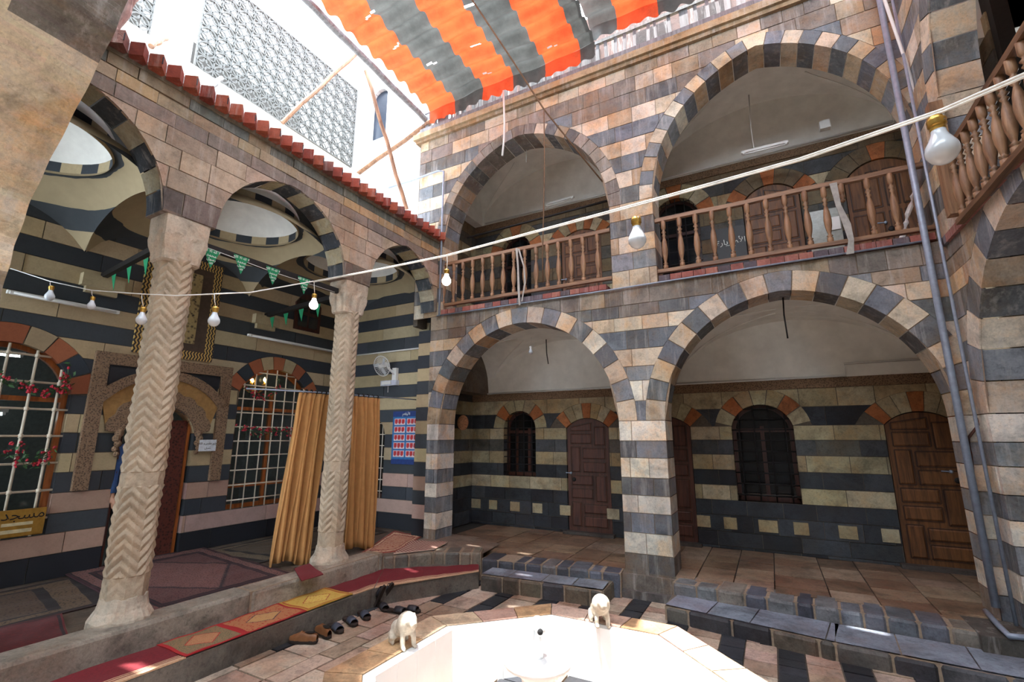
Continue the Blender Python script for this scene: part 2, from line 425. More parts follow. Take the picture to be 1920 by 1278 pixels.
# corner pier painted in pink and black bands where the arcade meets the facade
IZ = [.45, .70, .91, 1.11, 1.32, 1.53, 1.735, 1.95] + [1.95 + .2065 * i for i in range(1, 17)]
Dk = [C(52, 58, 64), C(46, 52, 60), C(58, 64, 70)]; Pk = [C(176, 148, 138), C(168, 138, 122), C(182, 154, 144)]; Cr = [C(176, 160, 126), C(168, 150, 118), C(182, 166, 134)]; Bk = [C(24, 28, 36)]
PALI = {'D': Dk, 'P': Pk, 'C': Cr, 'K': Bk, 'O': [C(158, 92, 60), C(150, 84, 54)], 'T': [C(160, 122, 88)]}
def irows(n, base='K', top=None):
    out = [(IZ[0], IZ[1], base)]
    for i in range(1, n):
        k = ('P' if i < 5 else 'C') if i % 2 else 'D'
        out.append((IZ[i], IZ[i + 1], k))
    return out
PP = lambda u, z, d: (u, YR + .03 - d, z)
masonry('wall_pier', PP, -4.90, -4.64, irows(15), [], PALI, M['paint'], M['mortar_d'], (.6, .9))

# ------------------------------------------------------------------ arcade wall on the left (wall_left)
XL = -4.5; TL = .30
PLf = lambda u, z, d: (XL + d, u, z)
rl = [(3.50, 3.86, 'S'), (3.86, 4.08, 'GB'), (4.08, 4.28, 'R'), (4.28, 4.48, 'R'), (4.48, 4.66, 'R'), (4.66, 4.80, 'B'), (4.80, 4.92, 'Q'), (4.92, 5.06, 'V')]
PALL = {'S': Br, 'GB': [C(116, 104, 96), C(106, 98, 92)], 'R': [C(174, 156, 138), C(164, 146, 130), C(180, 160, 140)], 'B': [C(134, 122, 112), C(124, 114, 106)], 'Q': [C(178, 150, 114), C(164, 144, 120)],
        'V': [C(112, 110, 98), C(104, 106, 100), C(140, 124, 100), C(98, 100, 92)], 'L': [C(168, 164, 140), C(176, 168, 138)], 'G': [C(58, 66, 76), C(64, 72, 80)], 'L2': [C(160, 130, 108)]}
arcs = []
for c_, a_ in ((1.055, .805), (3.10, .79), (5.02, .715)):
    arcs.append(Arch(c_, a_, 3.86, .84, .16, D=TL, n=13, cols=('G', 'L'), ring=False, sill=3.4))
def arcade():
    masonry('wall_left', PLf, -.4, 5.77, rl[1:], arcs, PALL, M['ashlar_l'], M['mortar_l'], (.2, .46), dj=.009)
arcade()

# sawtooth brick coping along the arcade
mb = MB(); y = .2; k = 0
while y < 5.76:
    s = .115; zc = 5.06
    col = random.choice([C(150, 70, 54), C(136, 62, 50), C(120, 76, 70), C(160, 84, 62)])
    mb.prism([(XL + .15, y + .0, zc), (XL + .06, y + .068, zc), (XL - .10, y + .01, zc), (XL + .06, y - .068, zc)], (0, 0, .125), col)
    if k % 2 == 0: mb.prism([(XL + .152, y - .004, zc + .03), (XL + .152, y + .004, zc + .03), (XL + .152, y + .004, zc + .10), (XL + .152, y - .004, zc + .10)], (-.01, 0, 0), C(60, 56, 66))
    y += .142; k += 1
mb.build('trim_2', M['ashlar_l'], structure=True)
mb = MB(); mb.box(XL - TL, XL + .02, -.4, 5.77, 5.03, 5.09, C(130, 120, 104)); mb.build('wall_left', M['ashlar_l'], structure=True)

# ------------------------------------------------------------------ inside of the left iwan
XB = -6.75; YP = 6.1
def band_mat(name, spaced=.413, z0=.70):   # painted black and cream courses following height
    m, nt, b = newmat(name); g = wpos(nt); sp = nd(nt, 'ShaderNodeSeparateXYZ'); nt.links.new(g, sp.inputs[0])
    z = mathn(nt, 'ADD', sp.outputs[2], mathn(nt, 'MULTIPLY', noise(nt, 3, 3, .5, g), .03))
    f = mathn(nt, 'FRACT', mathn(nt, 'DIVIDE', mathn(nt, 'SUBTRACT', z, z0), spaced)); f = mathn(nt, 'LESS_THAN', f, .5)
    v = noise(nt, 7, 5, .6, g); a = mixc(nt, v, C(182, 166, 132), C(160, 146, 116)); d = mixc(nt, v, C(50, 58, 64), C(66, 72, 76))
    nt.links.new(mixc(nt, f, d, a), b.inputs['Base Color']); sett(b, 'Roughness', .8); bump(nt, b, v, .15, .006); return m
M['bands'] = band_mat('painted_vault_bands')
PB = lambda u, z, d: (XB + d, u, z)
PALI['K2'] = [C(44, 54, 64)]
win1 = Arch(1.67, .55, IZ[9], .50, .20, IZ[2], .16, 9, ('O', 'K2', 'O', 'C', 'O'))
win2 = Arch(4.68, .59, IZ[10], .38, .20, IZ[2], .16, 9, ('O', 'K2', 'O', 'C', 'O'))
port = Arch(3.145, .405, IZ[7], .34, .12, .3, .16, 7, ('T', 'T'), False)
rowsB = [(z0, z1, k) for z0, z1, k in irows(22)]
masonry('wall_far', PB, -.6, 6.12, rowsB, [win1, port, win2], PALI, M['paint'], M['mortar_d'], (.7, 1.3))
PO = lambda u, z, d: (u, YP - d, z)
pwin = Arch(-6.0, .23, 1.95, .2, .1, sill=IZ[2], D=.16, n=5, cols=('C', 'C'), ring=False)
pwin.__init__(-6.05, .27, IZ[7], .26, .1, IZ[2], .16, 5, ('C', 'C'), False)
masonry('wall_end', PO, -6.76, -4.9, irows(22), [pwin], PALI, M['paint'], M['mortar_d'], (.7, 1.2))
# vault cells with a white dome cap over a chequered ring
def cell(y0, y1, x0=-6.75, x1=-4.79, zs=3.88, za=4.44, zr=4.62, ry=.76, rx=.72, shift=.10):
    cx, cy = (x0 + x1) / 2, (y0 + y1) / 2 + shift; hx, hy = (x1 - x0) / 2, (y1 - y0) / 2; cyb = (y0 + y1) / 2
    N = 96; rows = []
    per = []
    for k in range(N):
        t = 2 * PI * k / N; dx, dy = math.cos(t), math.sin(t)
        s = min(hx / abs(dx) if abs(dx) > 1e-6 else 9, hy / abs(dy) if abs(dy) > 1e-6 else 9)
        px, py = cx + dx * s, cyb + dy * s
        u = (py - cyb) / hy if abs(abs(px - cx) - hx) < 1e-6 else (px - cx) / hx
        zb = zs + (za - zs) * math.sqrt(max(0, 1 - u * u)); per.append((px, py, zb, cx + rx * dx, cy + ry * dy))
    for i in range(15):
        q = i / 14; f = math.sin(q * PI / 2) ** .8
        rows.append([(px + (rxx - px) * q, py + (ryy - py) * q, zb + (zr - zb) * f) for px, py, zb, rxx, ryy in per])
    mb = MB(); mb.grid(rows, closed=True); o = mb.build('ceiling', M['bands'], smooth=True, structure=True)
    ring = MB()
    for k in range(N):
        t0, t1 = 2 * PI * k / N, 2 * PI * (k + 1) / N; c = (C(48, 56, 64) if (k // 4) % 2 else C(180, 164, 130))
        q = lambda t, z, r: (cx + rx * r * math.cos(t), cy + ry * r * math.sin(t), z)
        ring.poly([q(t0, zr, 1), q(t1, zr, 1), q(t1, zr + .11, 1), q(t0, zr + .11, 1)], c)
        ring.poly([q(t0, zr - .03, .985), q(t1, zr - .03, .985), q(t1, zr, 1), q(t0, zr, 1)], C(150, 134, 104))
    r_ = ring.build('cornice_ring', M['paint'], o)
    dm = MB(); dm.grid([[(cx + rx * 1.0 * math.cos(p) * math.cos(2 * PI * k / 48), cy + ry * math.cos(p) * math.sin(2 * PI * k / 48), zr + .11 + .34 * math.sin(p)) for k in range(48)] for p in [PI / 2 * i / 10 * .999 for i in range(11)]], closed=True)
    dm.build('dome', M['plaster'], o, smooth=True)
cell(-.1, 2.09); cell(2.09, 4.09); cell(4.09, 6.1, shift=.05)
# roof over the iwan, terrace, and white terrace walls
mb = MB(); mb.box(-9.5, XL - .2, -3, 6.3, 5.28, 5.36); mb.box(XL - TL, XL - .02, -.4, 6.3, 4.98, 5.05); mb.build('roof_left', M['whitewash'], structure=True)
mb = MB(); mb.box(-9.3, XB - .02, -3.0, 5.99, 5.36, 7.05); mb.box(-7.0, XB - .05, 2.28, 2.85, 7.05, 8.75); mb.box(-7.0, XB - .05, 5.72, 5.99, 7.05, 8.75); mb.box(-7.0, XB - .05, -1.2, .9, 7.05, 8.75)
mb.box(-7.0, XB - .045, -3.0, 5.99, 8.75, 9.4)
mb.build('wall_terrace', M['whitewash'], structure=True)
# white wall with the dark arched window above the corner
tw = Arch(-6.2, .19, 8.2, .14, .05, sill=7.45, D=.3, n=5, cols=('O', 'O')); 
_a = ony(692, 265, 6.0); _b = ony(724, 215, 6.0); _t = ony(712, 170, 6.0)
tw = Arch((_a.x + _b.x) / 2 + .02, .2, _t.z - .12, .14, .05, _a.z - .02, .07, 5, ('O', 'O'))
PALW = {'H': [C(226, 226, 228)], 'O': [C(186, 150, 140)]}
masonry('wall_terrace', lambda u, z, d: (u, 6.0 - d, z), -6.85, -4.9, [(5.3, 10.4, 'H')], [tw], PALW, M['whitewash'], M['whitewash'], joints=False)
mb = MB(); mb.prism([(u, 6.075, z) for u, z in tw.outline(.0, 8)], (0, .03, 0)); mb.build('window_1', simple('dark_blue_pane', C(40, 48, 62), .3, bmp=0), structure=True)
mb = MB(); mb.box(-7.0, -4.95, 6.11, 6.2, 5.3, 10.4); mb.build('wall_terrace', M['whitewash'], structure=True)
# pierced concrete screens on the terrace
def screen(y0, y1, z0, z1, name, n):
    mb = MB(); X = XB + .10; s = .235; ny = round((y1 - y0) / s); nz = round((z1 - z0) / s); sy = (y1 - y0) / ny; sz = (z1 - z0) / nz; dp = .045
    for i in range(ny + 1): mb.box(X - dp, X, y0 + i * sy - .009, y0 + i * sy + .009, z0, z1)
    for j in range(nz + 1): mb.box(X - dp, X, y0, y1, z0 + j * sz - .009, z0 + j * sz + .009)
    for i in range(ny):
        for j in range(nz):
            cy, cz = y0 + (i + .5) * sy, z0 + (j + .5) * sz; r0, r1 = sy * .5, sy * .425; K = 12
            for k in range(K):
                a, b = 2 * PI * k / K, 2 * PI * (k + 1) / K
                q = lambda t, r, x: (x, cy + r * math.cos(t), cz + r * math.sin(t))
                mb.poly([q(a, r0, X), q(b, r0, X), q(b, r1, X), q(a, r1, X)]); mb.poly([q(a, r1, X), q(b, r1, X), q(b, r1, X - dp), q(a, r1, X - dp)])
            for k in range(4):
                a = PI / 2 * k; o = (cy + r1 * math.cos(a), cz + r1 * math.sin(a)); p = (cy + r1 * math.cos(a + PI / 2), cz + r1 * math.sin(a + PI / 2)); m = (cy + .42 * r1 * math.cos(a + PI / 4), cz + .42 * r1 * math.sin(a + PI / 4))
                for u, v in ((o, m), (m, p)): mb.bar((X - dp * .3, *u), (X - dp * .3, *v), .013, dp * .6)
    o = mb.build(name, M['concrete']); tag(o, n, 'screen', 'pierced screens on the terrace wall'); return o
screen(.9, 2.28, 7.05, 8.75, 'pierced_screen', 'white pierced concrete screen on the terrace, left of the white pier')
screen(2.85, 5.72, 7.05, 8.75, 'pierced_screen', 'white pierced concrete screen on the terrace, right of the white pier')
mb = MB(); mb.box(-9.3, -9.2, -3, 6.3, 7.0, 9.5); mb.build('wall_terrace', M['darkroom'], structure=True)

# ------------------------------------------------------------------ lower gallery behind the facade
YB = 7.55; ZF = .38
PBk = lambda u, z, d: (u, YB - d, z)
GZ = [.38, .61, .83, 1.03, 1.235, 1.445, 1.66, 1.865, 2.06, 2.31, 2.56]
PALG = {'C': [C(176, 164, 132), C(164, 152, 122), C(184, 172, 142), C(168, 150, 116)], 'D': [C(58, 62, 68), C(50, 54, 60), C(68, 72, 78), C(44, 46, 52)], 'E': [C(84, 86, 88), C(74, 76, 80), C(96, 94, 88)],
        'O': [C(182, 116, 70), C(170, 104, 62)], 'M': [C(120, 106, 84)], 'W': [C(190, 186, 170)]}
chk = lambda off: (lambda u: 'C' if ((u + off) % .58) < .24 else 'D')
rowsG = list(zip(GZ[:-1], GZ[1:], ['D', 'C?', 'D', 'C', 'D', 'C', 'E', 'C', 'D', 'C']))
d1 = Arch(-2.68, .37, 2.06, .16, .25, sill=.42, D=.10, n=7, cols=('O', 'C', 'C', 'O'))
d2 = Arch(-1.42, .37, 2.06, .16, .25, sill=.42, D=.10, n=7, cols=('O', 'C', 'C', 'O'))
d3 = Arch(1.64, .36, 2.06, .16, .25, sill=.42, D=.10, n=7, cols=('O', 'C', 'C', 'O'))
w1 = Arch(-3.95, .32, 2.06, .31, .22, sill=1.235, D=.22, n=7, cols=('C', 'O', 'C', 'C'))
w2 = Arch(-.10, .385, 2.06, .30, .22, sill=1.03, D=.22, n=7, cols=('C', 'O', 'C', 'C'))
w1.ring = w2.ring = True
mbk = [r if r[2] != 'C?' else None for r in rowsG]
rows_main = [(z0, z1, (k if k != 'C?' else 'D')) for z0, z1, k in rowsG]
masonry('wall_gallery', PBk, -4.95, 2.45, rows_main, [w1, d1, d2, w2, d3], PALG, M['inner'], M['mortar_d'], (.28, .6))
# pale square blocks let into the black dado
mb = MB()
for px, py in ((868, 935), (893, 936), (925, 938), (966, 941), (1008, 948), (1060, 950), (1150, 965), (1320, 982), (1370, 984), (1441, 991), (1503, 996), (1591, 1004), (1671, 1011)):
    p = ony(px, py, YB); s = random.uniform(.16, .2) * (1.3 if px == 1441 else 1)
    mb.box(p.x - s / 2, p.x + s / 2, YB - .012, YB + .01, .645, .80, pick(PALG, 'C'))
mb.build('wall_gallery', M['inner'], structure=True)
# carved frieze and conduit under the vault
mb = MB(); mb.box(-4.95, 2.45, YB - .02, YB + .02, 2.56, 2.69); mb.build('trim_3', M['carved'], structure=True)
# side walls of the gallery and the pier returns (striped)
PX1 = lambda u, z, d: (-4.95 + d, u, z)
side_rows = list(zip(GZ, GZ[1:], ['D', 'D', 'D', 'C', 'D', 'C', 'E', 'C', 'D', 'C'])) + [(2.56 + .21 * i, 2.77 + .21 * i, 'X' if i % 2 else 'Y') for i in range(6)]
PALG['X'] = [C(150, 128, 84), C(140, 118, 80)]; PALG['Y'] = [C(70, 66, 64), C(62, 60, 60)]
masonry('wall_gallery', PX1, 6.1, 7.56, side_rows, [], PALG, M['inner'], M['mortar_d'], (.3, .5))
PX2 = lambda u, z, d: (2.45 - d, u, z)
masonry('wall_gallery', PX2, 5.3, 7.56, side_rows, [], PALG, M['inner'], M['mortar_d'], (.3, .5))

def groin(x0, x1, y0, y1, zs, hx, hy, mat, back=True):
    N, K = 48, 28; rows = []
    for j in range(K + 1):
        y = y0 + (y1 - y0) * j / K; v = 2 * j / K - 1; r = []
        for i in range(N + 1):
            x = x0 + (x1 - x0) * i / N; u = 2 * i / N - 1
            a = hx * max(0, 1 - abs(u) ** 1.9) ** .56; b = hy * max(0, 1 - abs(v) ** 2) ** .5
            r.append((x, y, zs + max(a, b)))
        rows.append(r)
    mb = MB(); mb.grid(rows); o = mb.build('ceiling', mat, smooth=True, structure=True)
    rb = MB(); cx, cy, ax, ay = (x0 + x1) / 2, (y0 + y1) / 2, (x1 - x0) / 2, (y1 - y0) / 2
    for sx in (-1, 1):
        for sy in (-1, 1):
            pts = []
            for i in range(19):
                u = 1 - i / 19 * .98; a = hx * max(0, 1 - u ** 1.9) ** .56
                if a > hy * .985: break
                v = math.sqrt(max(0, 1 - (a / hy) ** 2)); pts.append((cx + sx * u * ax, cy + sy * v * ay, zs + a - .003))
            if len(pts) > 2: rb.tube(pts, .009, 5)
    c = rb.build('rib', mat, None); c.parent = o; return o
groin(-4.60, -1.55, 6.2, YB, 2.69, .90, .85, M['plaster']); groin(-1.20, 1.85, 6.2, YB, 2.69, .84, .85, M['plaster'])
mb = MB(); mb.box(-4.6, -1.5, YB - .012, YB + .01, 2.69, 3.6); mb.box(-1.25, 1.9, YB - .012, YB + .01, 2.69, 3.6); mb.build('wall_gallery', M['plaster'], structure=True)
mb = MB(); mb.box(-1.55, -1.2, 6.2, YB, 2.69, 3.7, C(150, 140, 120)); mb.box(1.85, 2.45, 6.2, YB, 2.69, 3.7, C(150, 140, 120)); mb.box(-4.95, -4.6, 6.2, YB, 2.69, 3.7, C(110, 100, 90)); mb.build('wall_gallery', M['inner'], structure=True)
mb = MB(); mb.box(-5.0, 2.5, 6.2, YB + .1, 3.64, 3.79); mb.build('floor_upper', simple('pale_floor_screed', C(186, 184, 178), .8), structure=True)
# upper gallery
UZ = [3.79 + .235 * i for i in range(0, 12)]
ud1 = Arch(-2.69, .38, 5.44, .18, .24, sill=3.79, D=.1, n=7, cols=('O', 'C', 'O', 'C'))
ud2 = Arch(.34, .38, 5.44, .24, .24, sill=3.79, D=.1, n=7, cols=('O', 'M', 'M', 'O'))
ud3 = Arch(1.68, .42, 5.44, .26, .24, sill=3.79, D=.1, n=7, cols=('M', 'M', 'M', 'O'))
uw1 = Arch(-4.02, .33, 5.44, .36, .24, sill=4.1, D=.2, n=7, cols=('O', 'C', 'C', 'O'))
uw2 = Arch(-1.03, .36, 5.44, .36, .24, sill=4.1, D=.2, n=7, cols=('O', 'C', 'C', 'O'))
for a in (ud1, ud2, ud3, uw1, uw2): a.__init__(a.c, a.a, UZ[7], a.h, a.t, a.sill, a.D, a.n, a.cols)
keysU = ['C', 'E', 'C', 'E', 'M', 'E', 'M', 'C', 'E', 'M', 'C']
masonry('wall_gallery', PBk, -4.95, 2.45, [(UZ[i], UZ[i + 1], keysU[i]) for i in range(11)], [uw1, ud1, uw2, ud2, ud3], PALG, M['inner'], M['mortar_d'], (.26, .5))
mb = MB(); mb.box(-4.95, 2.45, YB - .02, YB + .02, 6.02, 6.14); mb.build('trim_4', M['carved'], structure=True)
masonry('wall_gallery', PX1, 6.1, 7.56, [(UZ[i], UZ[i + 1], keysU[i]) for i in range(11)], [], PALG, M['inner'], M['mortar_d'], (.3, .5))
masonry('wall_gallery', PX2, 6.1, 7.56, [(UZ[i], UZ[i + 1], keysU[i]) for i in range(11)], [], PALG, M['inner'], M['mortar_d'], (.3, .5))
groin(-4.80, -1.42, 6.2, YB, 6.14, .93, .86, M['plaster']); groin(-1.35, 1.95, 6.2, YB, 6.14, .93, .86, M['plaster'])
mb = MB(); mb.box(-4.8, 1.95, YB - .012, YB + .01, 6.14, 7.1); mb.build('wall_gallery', M['plaster'], structure=True)
mb = MB(); mb.box(-1.45, -1.32, 6.2, YB, 6.14, 7.1); mb.box(-5, -4.78, 6.2, YB, 6.14, 7.1); mb.box(1.9, 2.5, 6.2, YB, 6.14, 7.1); mb.build('wall_gallery', M['plaster'], structure=True)
mb = MB(); mb.box(-5.1, 4.8, YR + .3, 8.6, 7.10, 7.2); mb.box(-5.05, -4.96, YR + .05, 8.6, 3.7, 7.1); mb.box(-6.9, -5.0, 6.28, 6.4, .3, 5.4); mb.box(-6.85, -6.8, -3, 6.3, 3.2, 5.3)
mb.build('roof_right', M['mortar_d'], structure=True)
# closing walls behind the openings
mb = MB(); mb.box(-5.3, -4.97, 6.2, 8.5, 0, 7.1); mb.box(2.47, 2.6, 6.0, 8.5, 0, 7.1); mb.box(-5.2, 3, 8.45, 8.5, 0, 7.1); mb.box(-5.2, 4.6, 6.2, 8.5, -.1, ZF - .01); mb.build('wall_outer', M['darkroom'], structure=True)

# ------------------------------------------------------------------ right-hand wall with its own arch (wall_right)
XR = 1.66
PRt = lambda u, z, d: (XR - d, u, z)
lowR = [(0, .36, 'GB')] + rows_low[:16]
ra = Arch(4.02, 1.50, 2.10, 1.50, .26, sill=-.2, D=.62, n=17, cols=('L', 'G')); ra2 = Arch(.45, 1.50, 2.10, 1.50, .26, sill=-.2, D=.62, n=17, cols=('L', 'G'))
masonry('wall_right', PRt, -1.5, 5.80, lowR, [ra, ra2], PAL, M['ashlar'], M['mortar'], (.25, .45))
ua = Arch(3.7, 1.50, ZU[5], 1.75, .24, sill=3.79, D=.33, n=19, cols=('L', 'G'))
masonry('wall_right', PRt, 1.0, 5.80, rows_up, [ua], PAL, M['ashlar'], M['mortar'], (.25, .45))
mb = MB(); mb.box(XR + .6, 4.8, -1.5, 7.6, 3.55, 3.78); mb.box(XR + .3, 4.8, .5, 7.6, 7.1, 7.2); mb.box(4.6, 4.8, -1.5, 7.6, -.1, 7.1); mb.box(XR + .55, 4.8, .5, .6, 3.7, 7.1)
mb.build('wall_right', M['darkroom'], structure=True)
masonry('wall_right', lambda u, z, d: (u, 5.52 - d, z), XR + .6, 4.6, lowR, [], PAL, M['ashlar'], M['mortar'], (.3, .5))

# ------------------------------------------------------------------ near arch on the camera side (wall_front)
mb = MB(); fa = Arch(-1.45, 2.98, 2.75, 3.25, 0, D=.9)
edge = [onx(0, 0, -5)]
Y1 = 1.0; ed = [(0, 760), (0, 620), (0, 560), (28, 460), (60, 370), (94, 300), (130, 230), (162, 168), (190, 110), (215, 60), (240, 0)]
pts = [ony(px, py, Y1) for px, py in ed]; pts = [Vector((pts[2].x - .03, Y1, -.05))] + [Vector((pts[2].x - .02, Y1, 2.0))] + pts[2:]
last = pts[-1]; pts += [Vector((last.x + .55, Y1, last.z + .75)), Vector((last.x + 1.2, Y1, last.z + 1.25)), Vector((-1.0, Y1, 6.7)), Vector((.6, Y1, 6.2)), Vector((1.6, Y1, 4.8)), Vector((1.66, Y1, -.05))]
def zc(z): return C(150, 140, 122) if z < 3.15 else (C(214, 200, 174) if z < 4.42 else C(122, 116, 108))
for i in range(len(pts) - 1):
    a, b = pts[i], pts[i + 1]; K = 8
    for k in range(K):
        p, q = a.lerp(b, k / K), a.lerp(b, (k + 1) / K)
        wob = lambda v, y: (v.x + .012 * math.sin(v.z * 23 + y * 7), y, v.z)
        for m_ in range(4):
            y0_, y1_ = 1.0 - .85 * m_ / 4, 1.0 - .85 * (m_ + 1) / 4
            zz = .5 * (p.z + q.z) + .12 * math.sin(y0_ * 9) + .1 * y0_
            mb.poly([wob(p, y0_), wob(q, y0_), wob(q, y1_), wob(p, y1_)], jit(zc(zz), .04))
        mb.poly([wob(p, 1.0), wob(q, 1.0), (q.x, 1.0, 7.0), (p.x, 1.0, 7.0)] if i < len(pts) - 1 and a.x > -4.4 else [wob(p, 1.0), (-5.1, 1.0, p.z), (-5.1, 1.0, q.z), wob(q, 1.0)], C(120, 108, 92))
mb.poly([(-5.1, 1.0, pts[-4].z), (pts[2].x, 1.0, pts[3].z), (pts[2].x, 1, 7), (-5.1, 1, 7)], C(120, 108, 92))
mb.build('wall_front', M['ashlar'], structure=True)
mb = MB(); mb.box(-5.1, 1.9, -.7, 1.0, 7.0, 7.1); mb.box(-5.1, 4.8, -3.3, -3.2, -.1, 7.1); mb.box(-5.2, -5.1, -3.2, 1.0, 0, 7.1); mb.box(1.66, 1.8, -3.2, .98, 3.7, 7.1); mb.build('wall_front', M['mortar_d'], structure=True)  # unseen roof stops short behind the camera to let in fill light

# ------------------------------------------------------------------ ground, platforms, steps
mb = MB()   # courtyard paving: pale worn slabs with black strips running towards the facade
xs = -4.4; row = 0; GZ0 = .12
pal_l = [C(196, 176, 156), C(188, 164, 148), C(206, 190, 170), C(180, 152, 134), C(170, 148, 128)]; pal_b = [C(50, 54, 60), C(58, 62, 68), C(44, 48, 54)]
while xs < 4.6:
    blk = row % 2 == 1; wd = .20 if blk else random.uniform(.24, .3)
    if xs < -2.55 and not blk: wd = .34
    y = -3.0
    while y < 6.0:
        ln = random.uniform(.14, .24) if xs > -2.5 else random.uniform(.3, .5)
        b2 = blk
        if xs < -2.6 and y < 4.35 and blk: b2 = False
        if xs < -2.6 and blk and random.random() < .12: b2 = True
        gj = .009 if xs < -2.5 else .006
        y1 = min(6.0, y + ln); d = random.uniform(-.004, .003)
        col = jit(random.choice(pal_b if b2 else pal_l), .08); g = gj
        mb.box(xs + g, xs + wd - g, y + g, y1 - g, -.06, d + GZ0, col); y = y1
    xs += wd; row += 1
mb.build('floor', M['floor'], structure=True)
mb = MB(); mb.box(-7.2, 4.8, -3.4, 6.3, -.08, .105); mb.build('floor', M['mortar_d'], structure=True)

def slab_poly(mb, top, zlow, col): mb.prism([(p[0], p[1], p[2]) for p in top], (0, 0, zlow - top[0][2]), col)
# gallery platform, worn slabs
mb = MB(); fy = lambda x: 5.66 + (.06 if x < -1.6 else -.06 - .04 * (x + 1.1))
xs = -4.62
while xs < 2.4:
    wd = random.uniform(.34, .5); y = YB + .02; x1 = min(xs + wd, 2.45)
    while y > fy(xs) + .2:
        ln = random.uniform(.3, .55); y0 = max(y - ln, fy(xs) + .16); g = .006
        if xs < -4.0 and y0 < 6.15: y0 = 6.15
        z = ZF + random.uniform(-.004, .004)
        if y - y0 > .08: mb.box(xs + g, x1 - g, y0 + g, y - g, ZF - .1, z, jit(random.choice([C(150, 126, 104), C(138, 112, 90), C(160, 140, 120), C(128, 104, 84)]), .08))
        y = y0
        if xs < -4.0 and y <= 6.2: break
    xs = x1
mb.build('floor_gallery', M['floor'], structure=True)
def wallstones(name, path, z0, z1, thick, wpal, cobble=.3, sky_sheen_col=None, proud=0.012):
    """row of kerb stones along a path of (x, y) points: the riser of a step with its top"""
    mb = MB(); core = MB()
    for i in range(len(path) - 1):
        a, b = Vector((*path[i], 0)), Vector((*path[i + 1], 0)); L = (b - a).length; d = (b - a) / L; n = Vector((-d.y, d.x, 0))  # n points inward (left of path)
        u = 0
        core.hexa([a + n * .004 + Vector((0, 0, z0)), b + n * .004 + Vector((0, 0, z0)), b + n * thick + Vector((0, 0, z0)), a + n * thick + Vector((0, 0, z0)),
                   a + n * .012 + Vector((0, 0, z1 - .006)), b + n * .012 + Vector((0, 0, z1 - .006)), b + n * thick + Vector((0, 0, z1 - .006)), a + n * thick + Vector((0, 0, z1 - .006))])
        while u < L - .02:
            ln = min(random.uniform(*cobble), L - u)
            if L - u - ln < .06: ln = L - u
            p, q = a + d * (u + .009), a + d * (u + ln - .009); c = jit(random.choice(wpal), .1); pr = random.uniform(0, proud); r = .018
            zt = z1 + random.uniform(-.008, .004); N_ = -n
            prof = [(pr, z0), (pr, zt - r * 1.6), (pr - r * .5, zt - r * .4), (pr - r * 1.8, zt), (-thick + .01, zt)]
            rows = [[P_ + N_ * o_ + Vector((0, 0, z_)) for o_, z_ in prof] for P_ in (p, p + d * r, q - d * r, q)]
            for k in (0, 3): rows[k] = [v - N_ * (.012 if j_ < 4 else 0) + Vector((0, 0, -.006 if j_ > 1 else 0)) for j_, v in enumerate(rows[k])]
            mb.grid(rows, c); u += ln
        if sky_sheen_col and L > .6:  # pale bluish tread tops: sky reflection put into the stone colour
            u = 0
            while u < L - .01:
                ln = min(random.uniform(.3, .6), L - u); p, q = a + d * (u + .005), a + d * (u + ln - .005); tcol = jit(sky_sheen_col, .08); zz = Vector((0, 0, z1 + .006))
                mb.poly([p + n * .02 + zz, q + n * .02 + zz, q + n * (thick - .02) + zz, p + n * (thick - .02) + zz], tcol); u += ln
    o = mb.build(name, M['floor'], structure=True); c_ = core.build('mortar', M['mortar']); c_.parent = o; return o
pb = [C(104, 110, 120), C(88, 92, 102), C(120, 122, 124), C(132, 126, 116), C(76, 80, 90)]
pd_ = [C(84, 86, 92), C(62, 62, 66), C(98, 94, 88), C(112, 102, 88), C(48, 48, 52)]
pg = [C(120, 112, 100), C(104, 100, 94), C(132, 122, 108)]
eL = [(-3.42, 5.47), (-1.66, 5.66)]; eR = [(-1.08, 5.60), (.2, 5.50), (2.0, 5.36)]
wallstones('floor_gallery', eL, 0, ZF, .34, pb, (.14, .24)); wallstones('floor_gallery', eR, 0, ZF, .34, pb, (.16, .26))
wallstones('step_1', [(-3.22, 5.14), (-1.74, 5.26), (-1.74, 5.72)], 0, .29, .34, pd_, (.2, .3), sky_sheen_col=C(140, 150, 164))
wallstones('step_2', [(-1.10, 5.62), (-1.10, 5.22), (.3, 4.98), (2.0, 4.84)], 0, .255, .5, pd_, (.22, .45), sky_sheen_col=C(140, 150, 164))
# basement course of the middle pier
mb = MB(); mb.box(-1.72, -1.04, YR - .10, YR + .3, -.02, .2, C(96, 92, 90)); mb.box(-1.68, -1.06, YR - .04, YR + .3, .17, .36, C(120, 112, 104)); mb.box(-1.665, -1.08, YR, 6.2, .3, ZF, C(120, 112, 104))
mb.box(1.3, 2.3, 5.32, 5.8, -.02, ZF, C(80, 76, 70)); mb.build('wall_back', M['ashlar'], structure=True)
